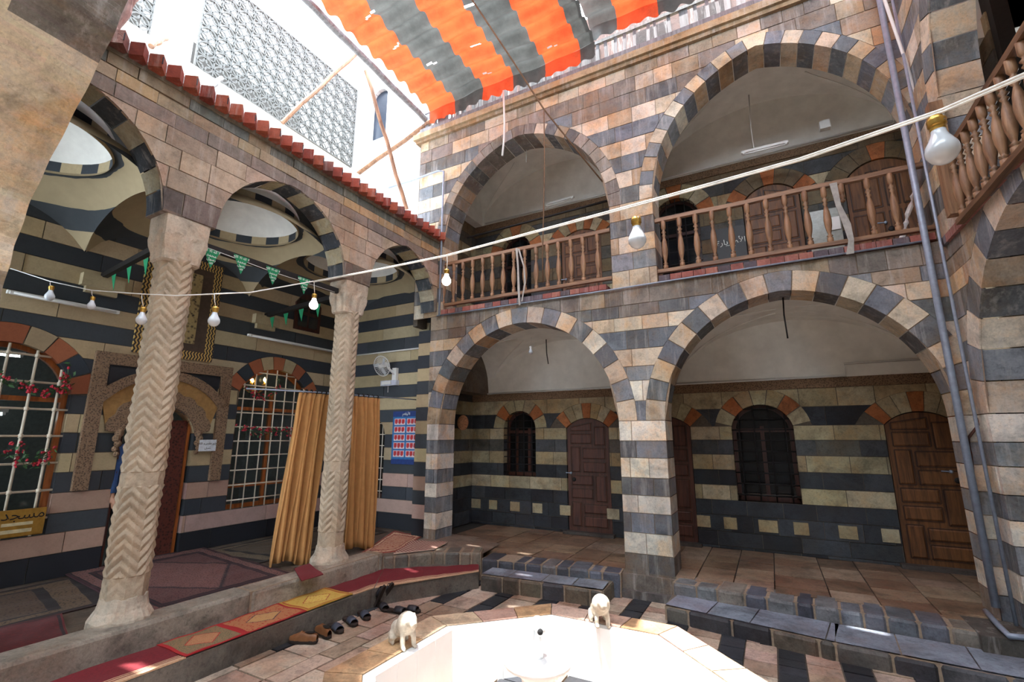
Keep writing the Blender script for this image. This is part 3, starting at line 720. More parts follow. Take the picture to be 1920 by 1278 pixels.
# iwan floor, kerb, long tread
kp = [(-4.38, -1.0), (-4.38, 3.0), (-4.37, 4.70), (-3.98, 5.20), (-3.42, 5.46)]
mb = MB(); mb.box(-6.8, -4.6, -.6, 6.12, .1, .45, C(96, 84, 72)); mb.poly([(-4.62, 4.3, .452), (-4.4, 4.7, .452), (-4.0, 5.26, .44), (-3.46, 5.52, .41), (-3.6, 6.3, ZF + .005), (-4.62, 6.3, .45)], C(140, 124, 110))
mb.build('floor_iwan', M['floor'], structure=True)
wallstones('step_3', kp[:3][::1], 0, .50, .25, [C(158, 150, 136), C(150, 142, 130)], (1.2, 2.2), proud=.004); wallstones('step_3', kp[2:], 0, .452, .28, pg, (.14, .26))
tp = [(-3.95, -1.0), (-3.95, 2.6), (-3.93, 4.08), (-3.80, 4.34), (-3.27, 5.18)]
mb = MB(); tz = .30
core = [(p[0], p[1]) for p in tp] + [(-3.44, 5.46), (-4.0, 5.22), (-4.4, 4.75), (-4.4, -1.0)]
mb.prism([(x, y, tz) for x, y in core], (0, 0, -tz - .02), C(112, 106, 98)); mb.build('step_4', M['floor'], structure=True)
# ================================================================== DOORS AND WINDOWS
def arch_pts(a, P, d, shrink=0.0, z0=None, n=8):
    pts = a.outline(-shrink if shrink else 0.0, n, (a.sill if z0 is None else z0)); c = a.c
    out = []
    for u, z in pts: out.append(P(u, z, d))
    return out
def door(name, P, a, zb, dd, mat, layout, knob=None, panes=True, leafs=1):
    ax = P(0, 0, 1); bx = P(0, 0, 0); vec = Vector(ax) - Vector(bx)
    mb = MB(); pts = [P(u, z, -dd) for u, z in a.outline(-.012, 8, zb)]; mb.prism(pts, vec * .035)
    o = mb.build(name, mat, structure=True)
    x0, x1 = a.c - a.a + .012, a.c + a.a - .012; H = a.zs + a.h - zb; W = x1 - x0
    pm = MB(); fm_ = MB()
    def panel(fx0, fx1, fz0, fz1):
        u0_, u1_, z0_, z1_ = x0 + fx0 * W, x0 + fx1 * W, zb + fz0 * H, zb + fz1 * H; g = .012; e = -dd + .035
        zt = lambda u, z: min(z, a.z(u, -.03) if z > a.zs - .02 else z)
        A = [P(u0_ + g, z0_ + g, e), P(u1_ - g, z0_ + g, e), P(u1_ - g, zt(u1_ - g, z1_ - g), e), P(u0_ + g, zt(u0_ + g, z1_ - g), e)]
        k = .022; B = [P(u0_ + g + k, z0_ + g + k, e + .016), P(u1_ - g - k, z0_ + g + k, e + .016), P(u1_ - g - k, zt(u1_ - g, z1_ - g) - k, e + .016), P(u0_ + g + k, zt(u0_ + g, z1_ - g) - k, e + .016)]
        for i in range(4): pm.poly([A[i], A[(i + 1) % 4], B[(i + 1) % 4], B[i]])
        pm.poly(B)
        fr = .016
        for q0, q1 in ((A[0], A[1]), (A[1], A[2]), (A[2], A[3]), (A[3], A[0])): fm_.bar(q0, q1, fr, fr)
    for l in layout: panel(*l)
    c = pm.build('door_panels', mat); c.parent = o; c = fm_.build('panel_mouldings', M['wood_mould']); c.parent = o
    if knob:
        kb = MB(); p = Vector(P(x0 + knob[0] * W, zb + knob[1] * H, -dd + .05)); kb.ball(p, .022); kb.bar(p, p + Vector((-.09, 0, .005)) + vec * .01, .014); k_ = kb.build('door_handle', M['steel'], smooth=True); k_.parent = o
        kb = MB(); p = Vector(P(x0 + knob[0] * W + .05, zb + knob[1] * H - .1, -dd + .045)); kb.lathe([(.001, 0), (.035, 0), (.035, .012), (.02, .02), (.001, .022)], p, 14, ax=vec); k_ = kb.build('door_lock', M['iron']); k_.parent = o
    return o
M['wood_mould'] = wood('dark_door_moulding', C(74, 44, 26), C(40, 22, 14))
LAY = [(.06, .62, .87, .965), (.06, .62, .755, .865), (.64, .94, .74, .93), (.06, .33, .50, .745), (.35, .94, .62, .735), (.35, .94, .50, .61), (.06, .62, .385, .49), (.64, .94, .25, .49), (.06, .62, .27, .375), (.06, .33, .03, .255), (.35, .94, .145, .24), (.35, .94, .03, .135)]
LAYM = [(1 - b_, 1 - a_, c_, d_) for a_, b_, c_, d_ in LAY]
door('door_1', PBk, d1, .42, .06, M['wood_door_red'], LAY, (.08, .5)); door('door_2', PBk, d2, .42, .06, M['wood_door_red'], LAY)
door('door_3', PBk, d3, .42, .06, M['wood_door'], LAY, (.80, .60))
LAY2 = [(.04, .27, .62, .9), (.29, .48, .62, .92), (.52, .71, .62, .92), (.73, .96, .62, .9), (.04, .27, .3, .59), (.29, .48, .3, .59), (.52, .71, .3, .59), (.73, .96, .3, .59), (.04, .48, .04, .27), (.52, .96, .04, .27)]
door('door_4', PBk, ud1, 3.80, .06, M['wood_door'], LAY, (.1, .5)); door('door_5', PBk, ud2, 3.80, .06, M['wood_door'], LAYM); door('door_6', PBk, ud3, 3.80, .06, M['wood_door'], LAY2, (.46, .5))
mb = MB()
for d_ in (d1, d2, d3): mb.box(d_.c - .42, d_.c + .42, YB - .12, YB, ZF, .425, C(84, 78, 74))
mb.build('threshold', M['floor'], structure=True)

def grille_window(name, P, a, dd, nu, nz, bar, gm, fm, glass, hgt=None, knots=0.0, wood_=True, inner=(0.5,), trans=None, ext=.0, gd=-.02):
    vec = Vector(P(0, 0, 1)) - Vector(P(0, 0, 0)); z0, z1 = a.sill, a.zs + a.h
    o = MB(); out = a.outline(0, 10); inn = a.outline(-.05, 10, a.sill + .05)
    for i in range(len(out) - 1):
        A, B, Cc, Dd = out[i], out[i + 1], inn[i + 1], inn[i]
        A, B = [(u, z) for u, z in (A, B)]
        fix = lambda q: (max(a.c - a.a + .05, min(a.c + a.a - .05, q[0])), q[1])
        o.prism([P(*A, -dd), P(*B, -dd), P(*fix(Cc), -dd), P(*fix(Dd), -dd)], vec * .05)
    o.prism([P(a.c - a.a, a.sill, -dd), P(a.c + a.a, a.sill, -dd), P(a.c + a.a, a.sill + .06, -dd), P(a.c - a.a, a.sill + .06, -dd)], vec * .05)
    root = o.build(name, fm, structure=True)
    if wood_:
        m_ = MB()
        for f in inner: u = a.c - a.a + 2 * a.a * f; m_.bar(P(u, a.sill, -dd + .02), P(u, min(a.zs, z1), -dd + .02), .05, .04, up=vec)
        if trans is not None:
            for t in trans: m_.bar(P(a.c - a.a, t, -dd + .02), P(a.c + a.a, t, -dd + .02), .05, .05, up=vec)
        c = m_.build('window_sash', fm); c.parent = root
    g = MB(); g.poly([P(u, z, -dd + .01) for u, z in a.outline(-.01, 10)]); c = g.build('window_pane', glass); c.parent = root
    gr = MB(); r = bar
    us = [a.c - a.a + 2 * a.a * (i + .5) / nu for i in range(nu)]
    for u in us: gr.tube([P(u, z0, gd), P(u, a.z(u, -.01), gd)], r, 6)
    zs_ = [z0 + (z1 - z0) * (j + .6) / nz for j in range(nz)]
    for z in zs_:
        hw = a.a if z < a.zs else max(.05, (a.u(z, 0) or .05))
        gr.tube([P(a.c - hw, z, gd), P(a.c + hw, z, gd)], r, 6)
        if knots:
            for u in us:
                if abs(u - a.c) < hw: gr.ball(P(u, z, gd), knots, 8, 6)
    c = gr.build('grille', gm, smooth=True); c.parent = root
    return root
M['deep_glass'] = M['glass_dark']
grille_window('window_2', PB, win1, .13, 5, 7, .013, M['whitepaint'], M['wood_orange'], M['glass_clear'], knots=.026, inner=(.5,), trans=(2.30,))
grille_window('window_3', PB, win2, .13, 7, 10, .0105, M['whitepaint'], M['wood_orange'], M['glass_clear'], knots=.014, inner=(.5, .97), trans=(2.32, 1.22))
grille_window('window_4', PO, pwin, .13, 4, 7, .008, M['whitepaint'], M['wood_dark'], M['glass_dark'], inner=())
grille_window('window_5', PBk, w1, .18, 4, 9, .009, M['iron'], M['wood_door_red'], M['glass_dark'], inner=(.3, .7), trans=(2.0,))
grille_window('window_6', PBk, w2, .18, 4, 9, .011, M['iron'], M['wood_dark'], M['glass_dark'], knots=.016, inner=(.5,), trans=(2.0,))
grille_window('window_7', PBk, uw1, .18, 4, 8, .008, M['iron'], M['wood_dark'], M['glass_dark'], inner=(.5,), trans=(5.2,))
grille_window('window_8', PBk, uw2, .18, 5, 8, .008, M['iron'], M['wood_dark'], M['glass_dark'], inner=(.5,), trans=(5.2,))
# small window high on the far wall
mb = MB(); mb.prism([(XB, u, z) for u, z in ((4.86, 3.66), (5.36, 3.66), (5.36, 4.12), (5.25, 4.26), (5.11, 4.31), (4.97, 4.26), (4.86, 4.12))], (.03, 0, 0)); o = mb.build('window_9', M['wood_dark'], structure=True)
mb = MB()
for u in (4.92, 5.13): 
    for z in (3.72, 3.98): mb.box(XB + .03, XB + .036, u, u + .17, z, z + .2)
c = mb.build('window_pane', M['glass_dark']); c.parent = o
mb = MB(); mb.prism([(XB, u, z) for u, z in ((.98, 3.72), (1.12, 3.72), (1.12, 4.5), (.98, 4.5))], (.04, 0, 0)); mb.build('window_10', M['wood_dark'], structure=True)

# room behind the far wall, lit by its own fluorescent tubes
mb = MB(); mb.box(-9.6, -9.5, -.6, 6.1, .3, 3.3); mb.box(-9.6, -6.95, -.7, -.6, .3, 3.3); mb.box(-9.6, -6.95, 6.0, 6.1, .3, 3.3); mb.box(-9.6, -6.93, -.7, 6.1, 3.2, 3.3); mb.box(-9.6, -6.76, -.6, 6.1, .35, .45)
mb.build('wall_prayer_room', simple('prayer_room_plaster', C(120, 128, 126), .8), structure=True)
def tube_light(name, label, a, b, drop, on=False, group='fluorescent tubes', up=(0, 0, 1)):
    a = Vector(a); b = Vector(b); t = thing(name, label, 'light', (a + b) / 2, group)
    m_ = MB(); m_.bar(a, b, .05, .035, up=up); m_.build('housing', M['whiteplastic'], t)
    d = (b - a).normalized(); o_ = Vector(drop)
    m_ = MB(); m_.tube([a + d * .04 + o_, b - d * .04 + o_], .014, 8); m_.build('lamp_tube', M['tube_on'] if on else M['whiteplastic'], t, smooth=True)
    for p in (a + d * .03, b - d * .03): m_ = MB(); m_.bar(p, p + o_ * 1.2, .03, .03, up=(d.x, d.y, d.z)); m_.build('end_cap', M['whiteplastic'], t)
    return t
tube_light('fluorescent_light', 'lit fluorescent tube hanging inside the room, seen through the upper left window', (-8.3, .9, 2.95), (-8.3, 2.2, 2.95), (0, 0, -.04), True)
tube_light('fluorescent_light', 'lit fluorescent tube inside the room, lower of the two seen through the left window', (-7.7, 1.0, 2.2), (-7.7, 2.0, 2.2), (0, 0, -.04), True)
tube_light('fluorescent_light', 'unlit fluorescent tube on the striped wall above the left grilled window', (XB + .04, 1.55, 3.36), (XB + .04, 2.5, 3.36), (.04, 0, -.01))
tube_light('fluorescent_light', 'unlit fluorescent tube on the striped wall above the window behind the curtain', (XB + .04, 4.1, 3.40), (XB + .04, 5.7, 3.40), (.04, 0, -.01))
p, q = ony(1390, 287, 6.95), ony(1478, 266, 6.95); tube_light('fluorescent_light', 'unlit fluorescent tube hanging under the right upper vault', p, q, (0, -.02, -.04))
p, q = ony(1024, 384, 7.3), ony(1076, 369, 7.3); tube_light('fluorescent_light', 'unlit fluorescent tube hanging under the left upper vault', p, q, (0, -.02, -.04))

# ================================================================== PORTAL, MOSAIC
PBx = XB
mb = MB()
def fr(u0, u1, z0, z1, d=.05): mb.box(PBx, PBx + d, u0, u1, z0, z1)
fr(2.36, 2.50, 1.33, 2.88); fr(3.80, 3.94, 1.33, 2.88); fr(2.50, 3.80, 2.74, 2.88)
pa = Arch(3.15, .65, 2.30, .33, .12, 1, 0, 9)
o_ = [pa.pt(-1 + 2 * k / 16, .11) for k in range(17)]; i_ = [pa.pt(-1 + 2 * k / 16, 0) for k in range(17)]
for k in range(16): mb.prism([(PBx, *o_[k]), (PBx, *o_[k + 1]), (PBx, *i_[k + 1]), (PBx, *i_[k])], (.06, 0, 0))
mb.build('trim_5', M['carved'], structure=True)
mb = MB()   # lobed stalactite hood over the door
i2 = [port.pt(-1 + 2 * k / 24, .0) for k in range(25)]
for k in range(24):
    e0 = .17 + .03 * abs(math.sin(k * PI / 3)); e1 = .17 + .03 * abs(math.sin((k + 1) * PI / 3))
    a_, b_ = port.pt(-1 + 2 * k / 24, e0), port.pt(-1 + 2 * (k + 1) / 24, e1)
    mb.prism([(PBx, *a_), (PBx, *b_), (PBx, *i2[k + 1]), (PBx, *i2[k])], (.05, 0, 0))
for s_ in (-1, 1):
    for q in range(5): mb.ball((PBx + .03, 3.15 + s_ * (.44 + .02 * (q % 2)), 1.95 - q * .06), .05 - .005 * q, 8, 6)
mb.build('trim_6', M['carved'], structure=True)
mb = MB(); mb.box(PBx, PBx + .012, 2.52, 3.78, 2.50, 2.72); mb.build('trim_7', simple('black_basalt_inlay', C(30, 34, 42), .5), structure=True)
mb = MB(); q = [pa.pt(-1 + 2 * k / 16, 0) for k in range(17)]; q2 = [port.pt(-1 + 2 * k / 16, .16) for k in range(17)]
for k in range(16): mb.prism([(PBx, *q[k]), (PBx, *q[k + 1]), (PBx, *q2[k + 1]), (PBx, *q2[k])], (.02, 0, 0))
mb.build('trim_8', simple('ochre_limestone', C(168, 130, 78), .8), structure=True)
# tall inlaid panel with zigzag border
def zigzag_mat():
    m, nt, b = newmat('zigzag_inlay'); g = wpos(nt); sp = nd(nt, 'ShaderNodeSeparateXYZ'); nt.links.new(g, sp.inputs[0])
    tri = mathn(nt, 'ABSOLUTE', mathn(nt, 'SUBTRACT', mathn(nt, 'FRACT', mathn(nt, 'MULTIPLY', sp.outputs[2], 14.0)), .5))
    w_ = mathn(nt, 'FRACT', mathn(nt, 'MULTIPLY', mathn(nt, 'ADD', mathn(nt, 'MULTIPLY', sp.outputs[1], 26.0), tri), 1.0))
    nt.links.new(ramp(nt, w_, [(.44, C(196, 160, 90)), (.52, C(34, 30, 30))]), b.inputs['Base Color']); sett(b, 'Roughness', .6); return m
M['zigzag'] = zigzag_mat()
t = thing('inlaid_wall_panel', 'tall dark arabesque panel with a zigzag border on the wall above the portal', 'panel', (XB, 3.17, 2.92))
mb = MB(); Y0, Y1_ = 2.70, 3.64; mb.box(XB, XB + .03, Y0, Y0 + .11, 2.92, 4.3); mb.box(XB, XB + .03, Y1_ - .11, Y1_, 2.92, 4.3); mb.box(XB, XB + .03, Y0 + .11, Y1_ - .11, 2.92, 3.03); mb.box(XB, XB + .03, Y0 + .11, Y1_ - .11, 4.19, 4.3); mb.build('zigzag_border', M['zigzag'], t)
mb = MB(); mb.box(XB, XB + .02, Y0 + .11, Y1_ - .11, 3.03, 4.19); mb.build('backing', simple('brown_stone_backing', C(78, 62, 50), .7), t)
mb = MB(); mb.box(XB + .02, XB + .035, Y0 + .26, Y1_ - .26, 3.13, 4.10); mb.build('relief', M['gold_mosaic'], t)

# open carved door leaf and its frame in the portal
t = thing('carved_door_leaf', 'dark red carved door leaf standing open inside the portal', 'door', (XB - .1, 3.5, .45))
mb = MB(); mb.box(XB - .13, XB - .08, 3.22, 3.50, .45, 2.12); mb.build('door_panel', carved('carved_red_wood', C(92, 42, 30), C(36, 14, 12), 30, .01), t)
mb = MB(); mb.box(XB - .14, XB - .06, 3.50, 3.53, .45, 2.1); mb.build('door_frame', M['wood_orange'], t)
mb = MB(); mb.box(XB - .14, XB - .02, 2.73, 2.77, .45, 2.0); mb.build('trim_9', M['wood_dark'], structure=True)

# ================================================================== COLUMNS
def column(y, label, base_r=.19):
    x = -4.66; t = thing('herringbone_column', label, 'column', (x, y, .50)); t['group'] = 'carved arcade columns'
    N, K = 112, 330; z0, z1 = .66, 3.48; rows = []
    for j in range(K + 1):
        q = j / K; z = z0 + (z1 - z0) * q; R0 = (.150 - .006 * q); r_ = []
        for i in range(N):
            a = 2 * PI * i / N; u = (a * 4 / (2 * PI)) % 1.0; tri = abs(u - .5) * 2
            oct_ = math.cos(PI / 8) / math.cos((a + PI / 8) % (PI / 4) - PI / 8)
            ph = (z * 12.5 + tri * 1.45) % 1.0
            g = .015 * (1 - (abs(ph - .5) * 2) ** 1.3) - .004
            damp = 0.25 if (.30 < q < .34) or q < .06 else 1.0
            rr = R0 * (.25 + .75 * oct_) + g * damp + .003 * math.sin(a * 5 + z * 9)
            r_.append((x + rr * math.cos(a), y + rr * math.sin(a), z))
        rows.append(r_)
    mb = MB(); mb.grid(rows, closed=True, cap=True); mb.build('shaft', M['column'], t, smooth=False)
    mb = MB(); prof = [(.215, .44), (.21, .52), (.192, .55), (.172, .58), (.162, .62), (.155, .67), (.02, .68)]
    mb.grid([[(x + r * math.cos(2 * PI * k / 40) * (1 + .03 * math.sin(3 * k + r * 40)), y + r * (1.05 if r > .25 else 1) * math.sin(2 * PI * k / 40), z + .008 * math.sin(k * 1.3)) for k in range(40)] for r, z in prof], closed=True, cap=True)
    mb.build('base', M['column_base'], t)
    mb = MB(); rows = []
    for z, h in ((3.44, .150), (3.455, .166), (3.48, .165), (3.53, .168), (3.60, .176), (3.66, .184), (3.70, .190), (3.76, .194), (3.80, .196), (3.857, .192)):
        p_ = 14 if z > 3.55 else 5; r_ = []
        for k in range(48):
            a = 2 * PI * k / 48; cx_, sy_ = math.cos(a), math.sin(a); n_ = (abs(cx_) ** p_ + abs(sy_) ** p_) ** (-1 / p_)
            nb = .010 * math.cos(a * 8) * (1 if z < 3.68 else -.6) if 3.47 < z < 3.84 else 0
            r_.append((x + .82 * (h * n_ + nb) * cx_, y + (h * n_ + nb) * sy_, z))
        rows.append(r_)
    mb.grid(rows, closed=True, cap=True); mb.build('capital', M['column_base'], t)
    return t
M['column'] = masonry_mat('carved_limestone_shaft', .25, (.5, .35, .2), .3, .85, .4, .3)
def attrless(m, col):
    for n in list(m.node_tree.nodes):
        if n.type == 'ATTRIBUTE':
            r_ = nd(m.node_tree, 'ShaderNodeRGB'); r_.outputs[0].default_value = (*col, 1)
            for l in list(m.node_tree.links):
                if l.from_node == n: m.node_tree.links.new(r_.outputs[0], l.to_socket)
    return m
attrless(M['column'], C(176, 160, 138)); M['column_base'] = attrless(masonry_mat('carved_limestone_block', .3, (.6, .45, .32), .5, .9, .5, .35), C(188, 176, 158))
column(2.09, 'carved zigzag stone column nearest the camera, on the kerb of the left arcade')
column(4.12, 'carved zigzag stone column between the two ochre curtain halves')
# springers: the wall stones above each capital
mb = MB()
for y in (2.085, 4.09): mb.box(-4.80, XL + .0, y - .225, y + .225, 3.855, 3.875, C(120, 104, 92))
mb.build('wall_left', M['ashlar_l'], structure=True)

# tie beams between capitals and wall
def beam(label, a, b):
    m_ = MB(); m_.bar(a, b, .05, .06); o = m_.build('tie_beam', M['iron']); tag(o, label, 'beam')
beam('black tie beam running between the two column capitals', (-4.66, 2.28, 3.72), (-4.66, 3.94, 3.72))
beam('black tie beam from the near column back to the striped wall', (-4.82, 2.12, 3.76), (-6.73, 2.30, 3.76))
beam('black tie beam from the far column back to the striped wall', (-4.82, 4.12, 3.74), (-6.73, 4.36, 3.76))
mb = MB()
for y in (2.30, 4.36): mb.box(XB, XB + .09, y - .2, y + .2, 3.60, 3.74, C(176, 162, 130)); mb.box(XB, XB + .06, y - .15, y + .15, 3.53, 3.60, C(170, 156, 124))
mb.build('trim_10', M['paint'], structure=True)

# ================================================================== BALUSTRADES
def rail(name, label, a0, a1, b0, b1, ts, posts, wm, shift_axis='x', short=()):
    a0, a1, b0, b1 = map(Vector, (a0, a1, b0, b1)); t = thing(name, label, 'railing', (b0 + b1) / 2, 'turned wooden balustrades of the upper gallery')
    m_ = MB(); K = 10; pts = [a0.lerp(a1, k / K) + Vector((0, 0, random.uniform(-.006, .006))) for k in range(K + 1)]
    for k in range(K): m_.bar(pts[k], pts[k + 1], .055, .05)
    m_.build('top_rail', wm, t)
    m_ = MB(); pts = [b0.lerp(b1, k / K) + Vector((0, 0, random.uniform(-.004, .004))) for k in range(K + 1)]
    for k in range(K): m_.bar(pts[k], pts[k + 1], .055, .045)
    m_.build('bottom_rail', wm, t)
    for k, f in enumerate(ts):
        top, bot = a0.lerp(a1, f), b0.lerp(b1, f); bot = Vector((top.x, top.y, bot.z)); H = top.z - bot.z - .02
        prof = [(.016, 0), (.021, .02), (.021, .09), (.013, .10), (.022, .125), (.013, .15), (.016, .17), (.024, .30), (.027, .40), (.021, .55), (.013, .66), (.019, .69), (.012, .72), (.022, .755), (.012, .79), (.018, .81), (.021, .84), (.021, .98), (.016, 1.0)]
        if k in short: prof = [(r, z) for r, z in prof if z > .6]
        m_ = MB(); m_.lathe([(r * 1.42 if r > .018 else r * 1.1, bot.z + .01 + z * H) for r, z in prof], (top.x, top.y, 0), 12); m_.build('baluster', M['wood_rail'], t, smooth=True)
    for p, q, w_ in posts:
        m_ = MB(); m_.bar(p, q, w_, w_); m_.build('post', M['wood_rail'], t)
    return t
YL = 5.86
tz = lambda px, py: ony(px, py, YL)
A0, A1, B0, B1 = tz(836, 494), tz(1144, 434), tz(836, 567), tz(1146, 527)
zt_ = (A0.z + A1.z) / 2; zb_ = (B0.z + B1.z) / 2; xl0, xl1 = A0.x, A1.x
xs_ = [tz(780 + v / 3.196, 500).x for v in (170, 228, 283, 340, 400, 458, 523, 586, 652, 720, 788, 855, 930, 1003, 1092)]
rail('wooden_balustrade', 'turned wooden balustrade in the left upper arch', (xl0, YL, zt_), (xl1, YL, zt_), (xl0, YL, zb_), (xl1, YL, zb_), [(x - xl0) / (xl1 - xl0) for x in xs_],
     [((xl1 + .03, YL, 3.80), (xl1 + .03, YL, 4.62), .05)], M['wood_rail_x'])
A0, A1, B0, B1 = tz(1219, 414), tz(1735, 312), tz(1226, 508), tz(1757, 429)
zt2 = (A0.z + A1.z) / 2; zb2 = (B0.z + B1.z) / 2; xl0, xl1 = A0.x, A1.x
xs_ = [tz(1200 + v / 3.43, y_).x for v, y_ in ((160, 470), (265, 465), (368, 458), (475, 450), (590, 445), (703, 435), (825, 425), (945, 415), (1075, 405), (1200, 400), (1297, 360), (1475, 375), (1625, 365), (1770, 355))]
rail('wooden_balustrade', 'turned wooden balustrade in the right upper arch', (xl0, YL, zt2), (xl1, YL, zt2), (xl0, YL, zb2), (xl1, YL, zb2), [(x - xl0) / (xl1 - xl0) for x in xs_],
     [((xl0 - .02, YL, 3.80), (xl0 - .02, YL, 4.78), .06), ((xl1 + .02, YL, 3.82), (xl1 + .02, YL, 4.72), .06)], M['wood_rail_x'], short=(10,))
XS = 1.61
a0, a1, b0, b1 = onx(1792, 266, XS), onx(1920, 54, XS), onx(1812, 402, XS), onx(1920, 272, XS)
zt3, zb3 = a0.z, b0.z; y0_, y1_ = 5.12, 2.2
rail('wooden_balustrade', 'turned wooden balustrade on the right-hand gallery', (XS, y0_, zt3), (XS, y1_, zt3), (XS, y0_, zb3), (XS, y1_, zb3), [(.2 + .165 * k) / (y0_ - y1_) - .03 for k in range(17)],
     [((XS, 5.16, 3.80), (XS, 5.16, 4.9), .1)], M['wood_rail_y'])
# brick edging of the upper floor
mb = MB(); x = -4.3
for x0_, x1_ in ((-4.42, -1.72), (-1.04, 1.62)):
    x = x0_
    while x < x1_:
        mb.box(x, min(x + .13, x1_), YR - .03, YR + .3, 3.815, 3.885, random.choice([C(150, 92, 84), C(140, 84, 78), C(92, 84, 92), C(160, 104, 92)])); x += .137
y = 1.6
while y < 5.7: mb.box(XR - .03, XR + .25, y, y + .13, 3.70, 3.775, random.choice([C(160, 110, 102), C(150, 102, 96), C(104, 98, 106)])); y += .137
mb.build('trim_11', M['ashlar_l'], structure=True)
# broken white railing on the roof above the cornice
t = thing('picket_railing', 'bleached white picket railing on the roof edge above the arches', 'railing', (-1.8, YR + .02, 7.2))
m_ = MB(); m_.bar((-5.0, YR, 7.26), (1.6, YR, 7.26), .1, .09); m_.build('bottom_rail', M['wood_grey'], t)
m_ = MB(); m_.bar((-5.0, YR + .02, 7.66), (1.6, YR + .02, 7.66), .05, .05); m_.build('top_rail', M['wood_grey'], t)
x = -4.9; k = 0
while x < 1.5 and k < 46:
    m_ = MB(); w_ = random.choice([.035, .045, .045, .075, .11]); m_.bar((x, YR + .02, 7.28), (x + random.uniform(-.02, .02), YR + .02, 7.66), w_, .025, up=(0, 1, 0)); m_.build('picket', M['wood_grey'], t)
    x += random.choice([.11, .13, .15, .19]); k += 1
mb = MB(); mb.box(-4.9, 1.7, 6.6, 6.7, 7.2, 9.0, C(84, 66, 60)); 
for x in (-4.4, -3.4, -2.4, -1.3, -.4, .6): mb.box(x, x + .5, 6.56, 6.6, 7.25, 8.3, C(40, 30, 28))
mb.build('wall_upper', M['ashlar_l'], structure=True)
# tiled pavement lip: blue-grey conduit along the ledge and the corner pipes
def pipe(name, label, path, r, mat='steel', cat='pipe', n=8):
    m_ = MB(); m_.tube(path, r, n); o = m_.build(name, M[mat], smooth=True); tag(o, label, cat); return o
pipe('conduit', 'thin steel conduit running along the ledge below both balustrades', [(-4.5, YR - .03, 3.80), (-2, YR - .03, 3.795), (1.56, YR - .03, 3.81)], .011)
pL = lambda px, py: ony(px, py, YR - .05)
pipe('corner_pipe', 'thin grey pipe in the left corner with an arm over the white wall', [(-4.44, YR - .05, 3.80), (-4.44, YR - .05, 6.32), (-4.56, YR - .05, 6.36), (-5.1, YR - .03, 6.36), (-5.7, YR - .03, 6.37)], .017)
zz = [.36, 2, 3.8, 5, 7.3]
pipe('downpipe', 'thick galvanised downpipe in the right corner beside the arches', [(1.53, YR - .07, .5), (1.53, YR - .07, 3.8), (1.53, YR - .07, 7.3)], .030, n=12)
pipe('downpipe', 'slimmer steel pipe just right of the thick corner downpipe', [(XR - .05, YR - .16, .4), (XR - .05, YR - .16, 3.7), (XR - .05, YR - .16, 7.4)], .014)
pipe('downpipe', 'pale plastic pipe leaning across the upper right corner', [at(1655, -10, 4.9), at(1700, 120, 4.9), at(1745, 260, 4.8), at(1800, 330, 4.7)], .016, 'whiteplastic')
pipe('drain_pipe', 'short steel drain pipe lying on the gallery floor at the bottom right', [onz(1848, 1145, .42), onz(1872, 1172, .41), onz(1893, 1192, .41), onz(1935, 1196, .41)], .022)
pipe('conduit', 'white conduit along the frieze of the lower gallery', [(-4.6, YB - .04, 2.70), (.95, YB - .04, 2.70), (.95, YB - .04, 2.86), (2.2, YB - .04, 2.86)], .014, 'whiteplastic')
pipe('conduit', 'white conduit under the vaults of the upper gallery', [(-4.7, YB - .04, 6.17), (1.9, YB - .04, 6.17)], .016, 'whiteplastic')
pipe('conduit', 'white conduit on the striped wall above the fan', [(-6.7, YP - .02, 3.38), (-5.05, YP - .02, 3.38)], .013, 'whiteplastic')
pipe('iron_rod', 'dark iron rod across the left upper arch', [(-4.3, 6.3, 5.30), (-1.65, 6.3, 5.36)], .018, 'iron')
# ================================================================== AWNINGS
def tarp_mat():
    m, nt, b = newmat('striped_tarpaulin'); out = nt.nodes['Material Output']
    uv = nd(nt, 'ShaderNodeTexCoord').outputs['Object']; sp = nd(nt, 'ShaderNodeSeparateXYZ'); nt.links.new(uv, sp.inputs[0])
    n = noise(nt, 6, 5, .65, uv); dirt = ramp(nt, noise(nt, 2.2, 6, .7, uv), [(.3, .5), (.6, 1.0)])
    s = mathn(nt, 'FRACT', mathn(nt, 'DIVIDE', mathn(nt, 'ADD', mathn(nt, 'ADD', sp.outputs[0], 4.78), mathn(nt, 'MULTIPLY', n, .03)), 1.14)); f = mathn(nt, 'LESS_THAN', s, .5)
    c = mixc(nt, f, C(92, 94, 92), C(232, 96, 52)); c = mixc(nt, 1.0, c, dirt, 'MULTIPLY')
    nt.links.new(c, b.inputs['Base Color']); sett(b, 'Roughness', .8)
    tr = nd(nt, 'ShaderNodeBsdfTranslucent'); nt.links.new(c, tr.inputs[0]); mx = nd(nt, 'ShaderNodeMixShader'); mx.inputs[0].default_value = .16
    nt.links.new(b.outputs[0], mx.inputs[1]); nt.links.new(tr.outputs[0], mx.inputs[2]); nt.links.new(mx.outputs[0], out.inputs[0]); bump(nt, b, n, .3, .02)
    return m
M['tarp'] = tarp_mat()
FC = Vector((-1.28, 2.78, 0)); AO, AI = 1.25, 1.03
def octa(ap, z, rot=0.0, c=FC): 
    R_ = ap / math.cos(PI / 8); return [Vector((c.x + R_ * math.cos(PI / 8 + PI / 4 * k), c.y + R_ * math.sin(PI / 8 + PI / 4 * k), z)) for k in range(8)]
HC = FC - Vector((.25, 1.0, 0))
def in_oct(x, y, ap):
    return all((x - HC.x) * math.cos(PI / 4 * k) + (y - HC.y) * math.sin(PI / 4 * k) < ap for k in range(8))
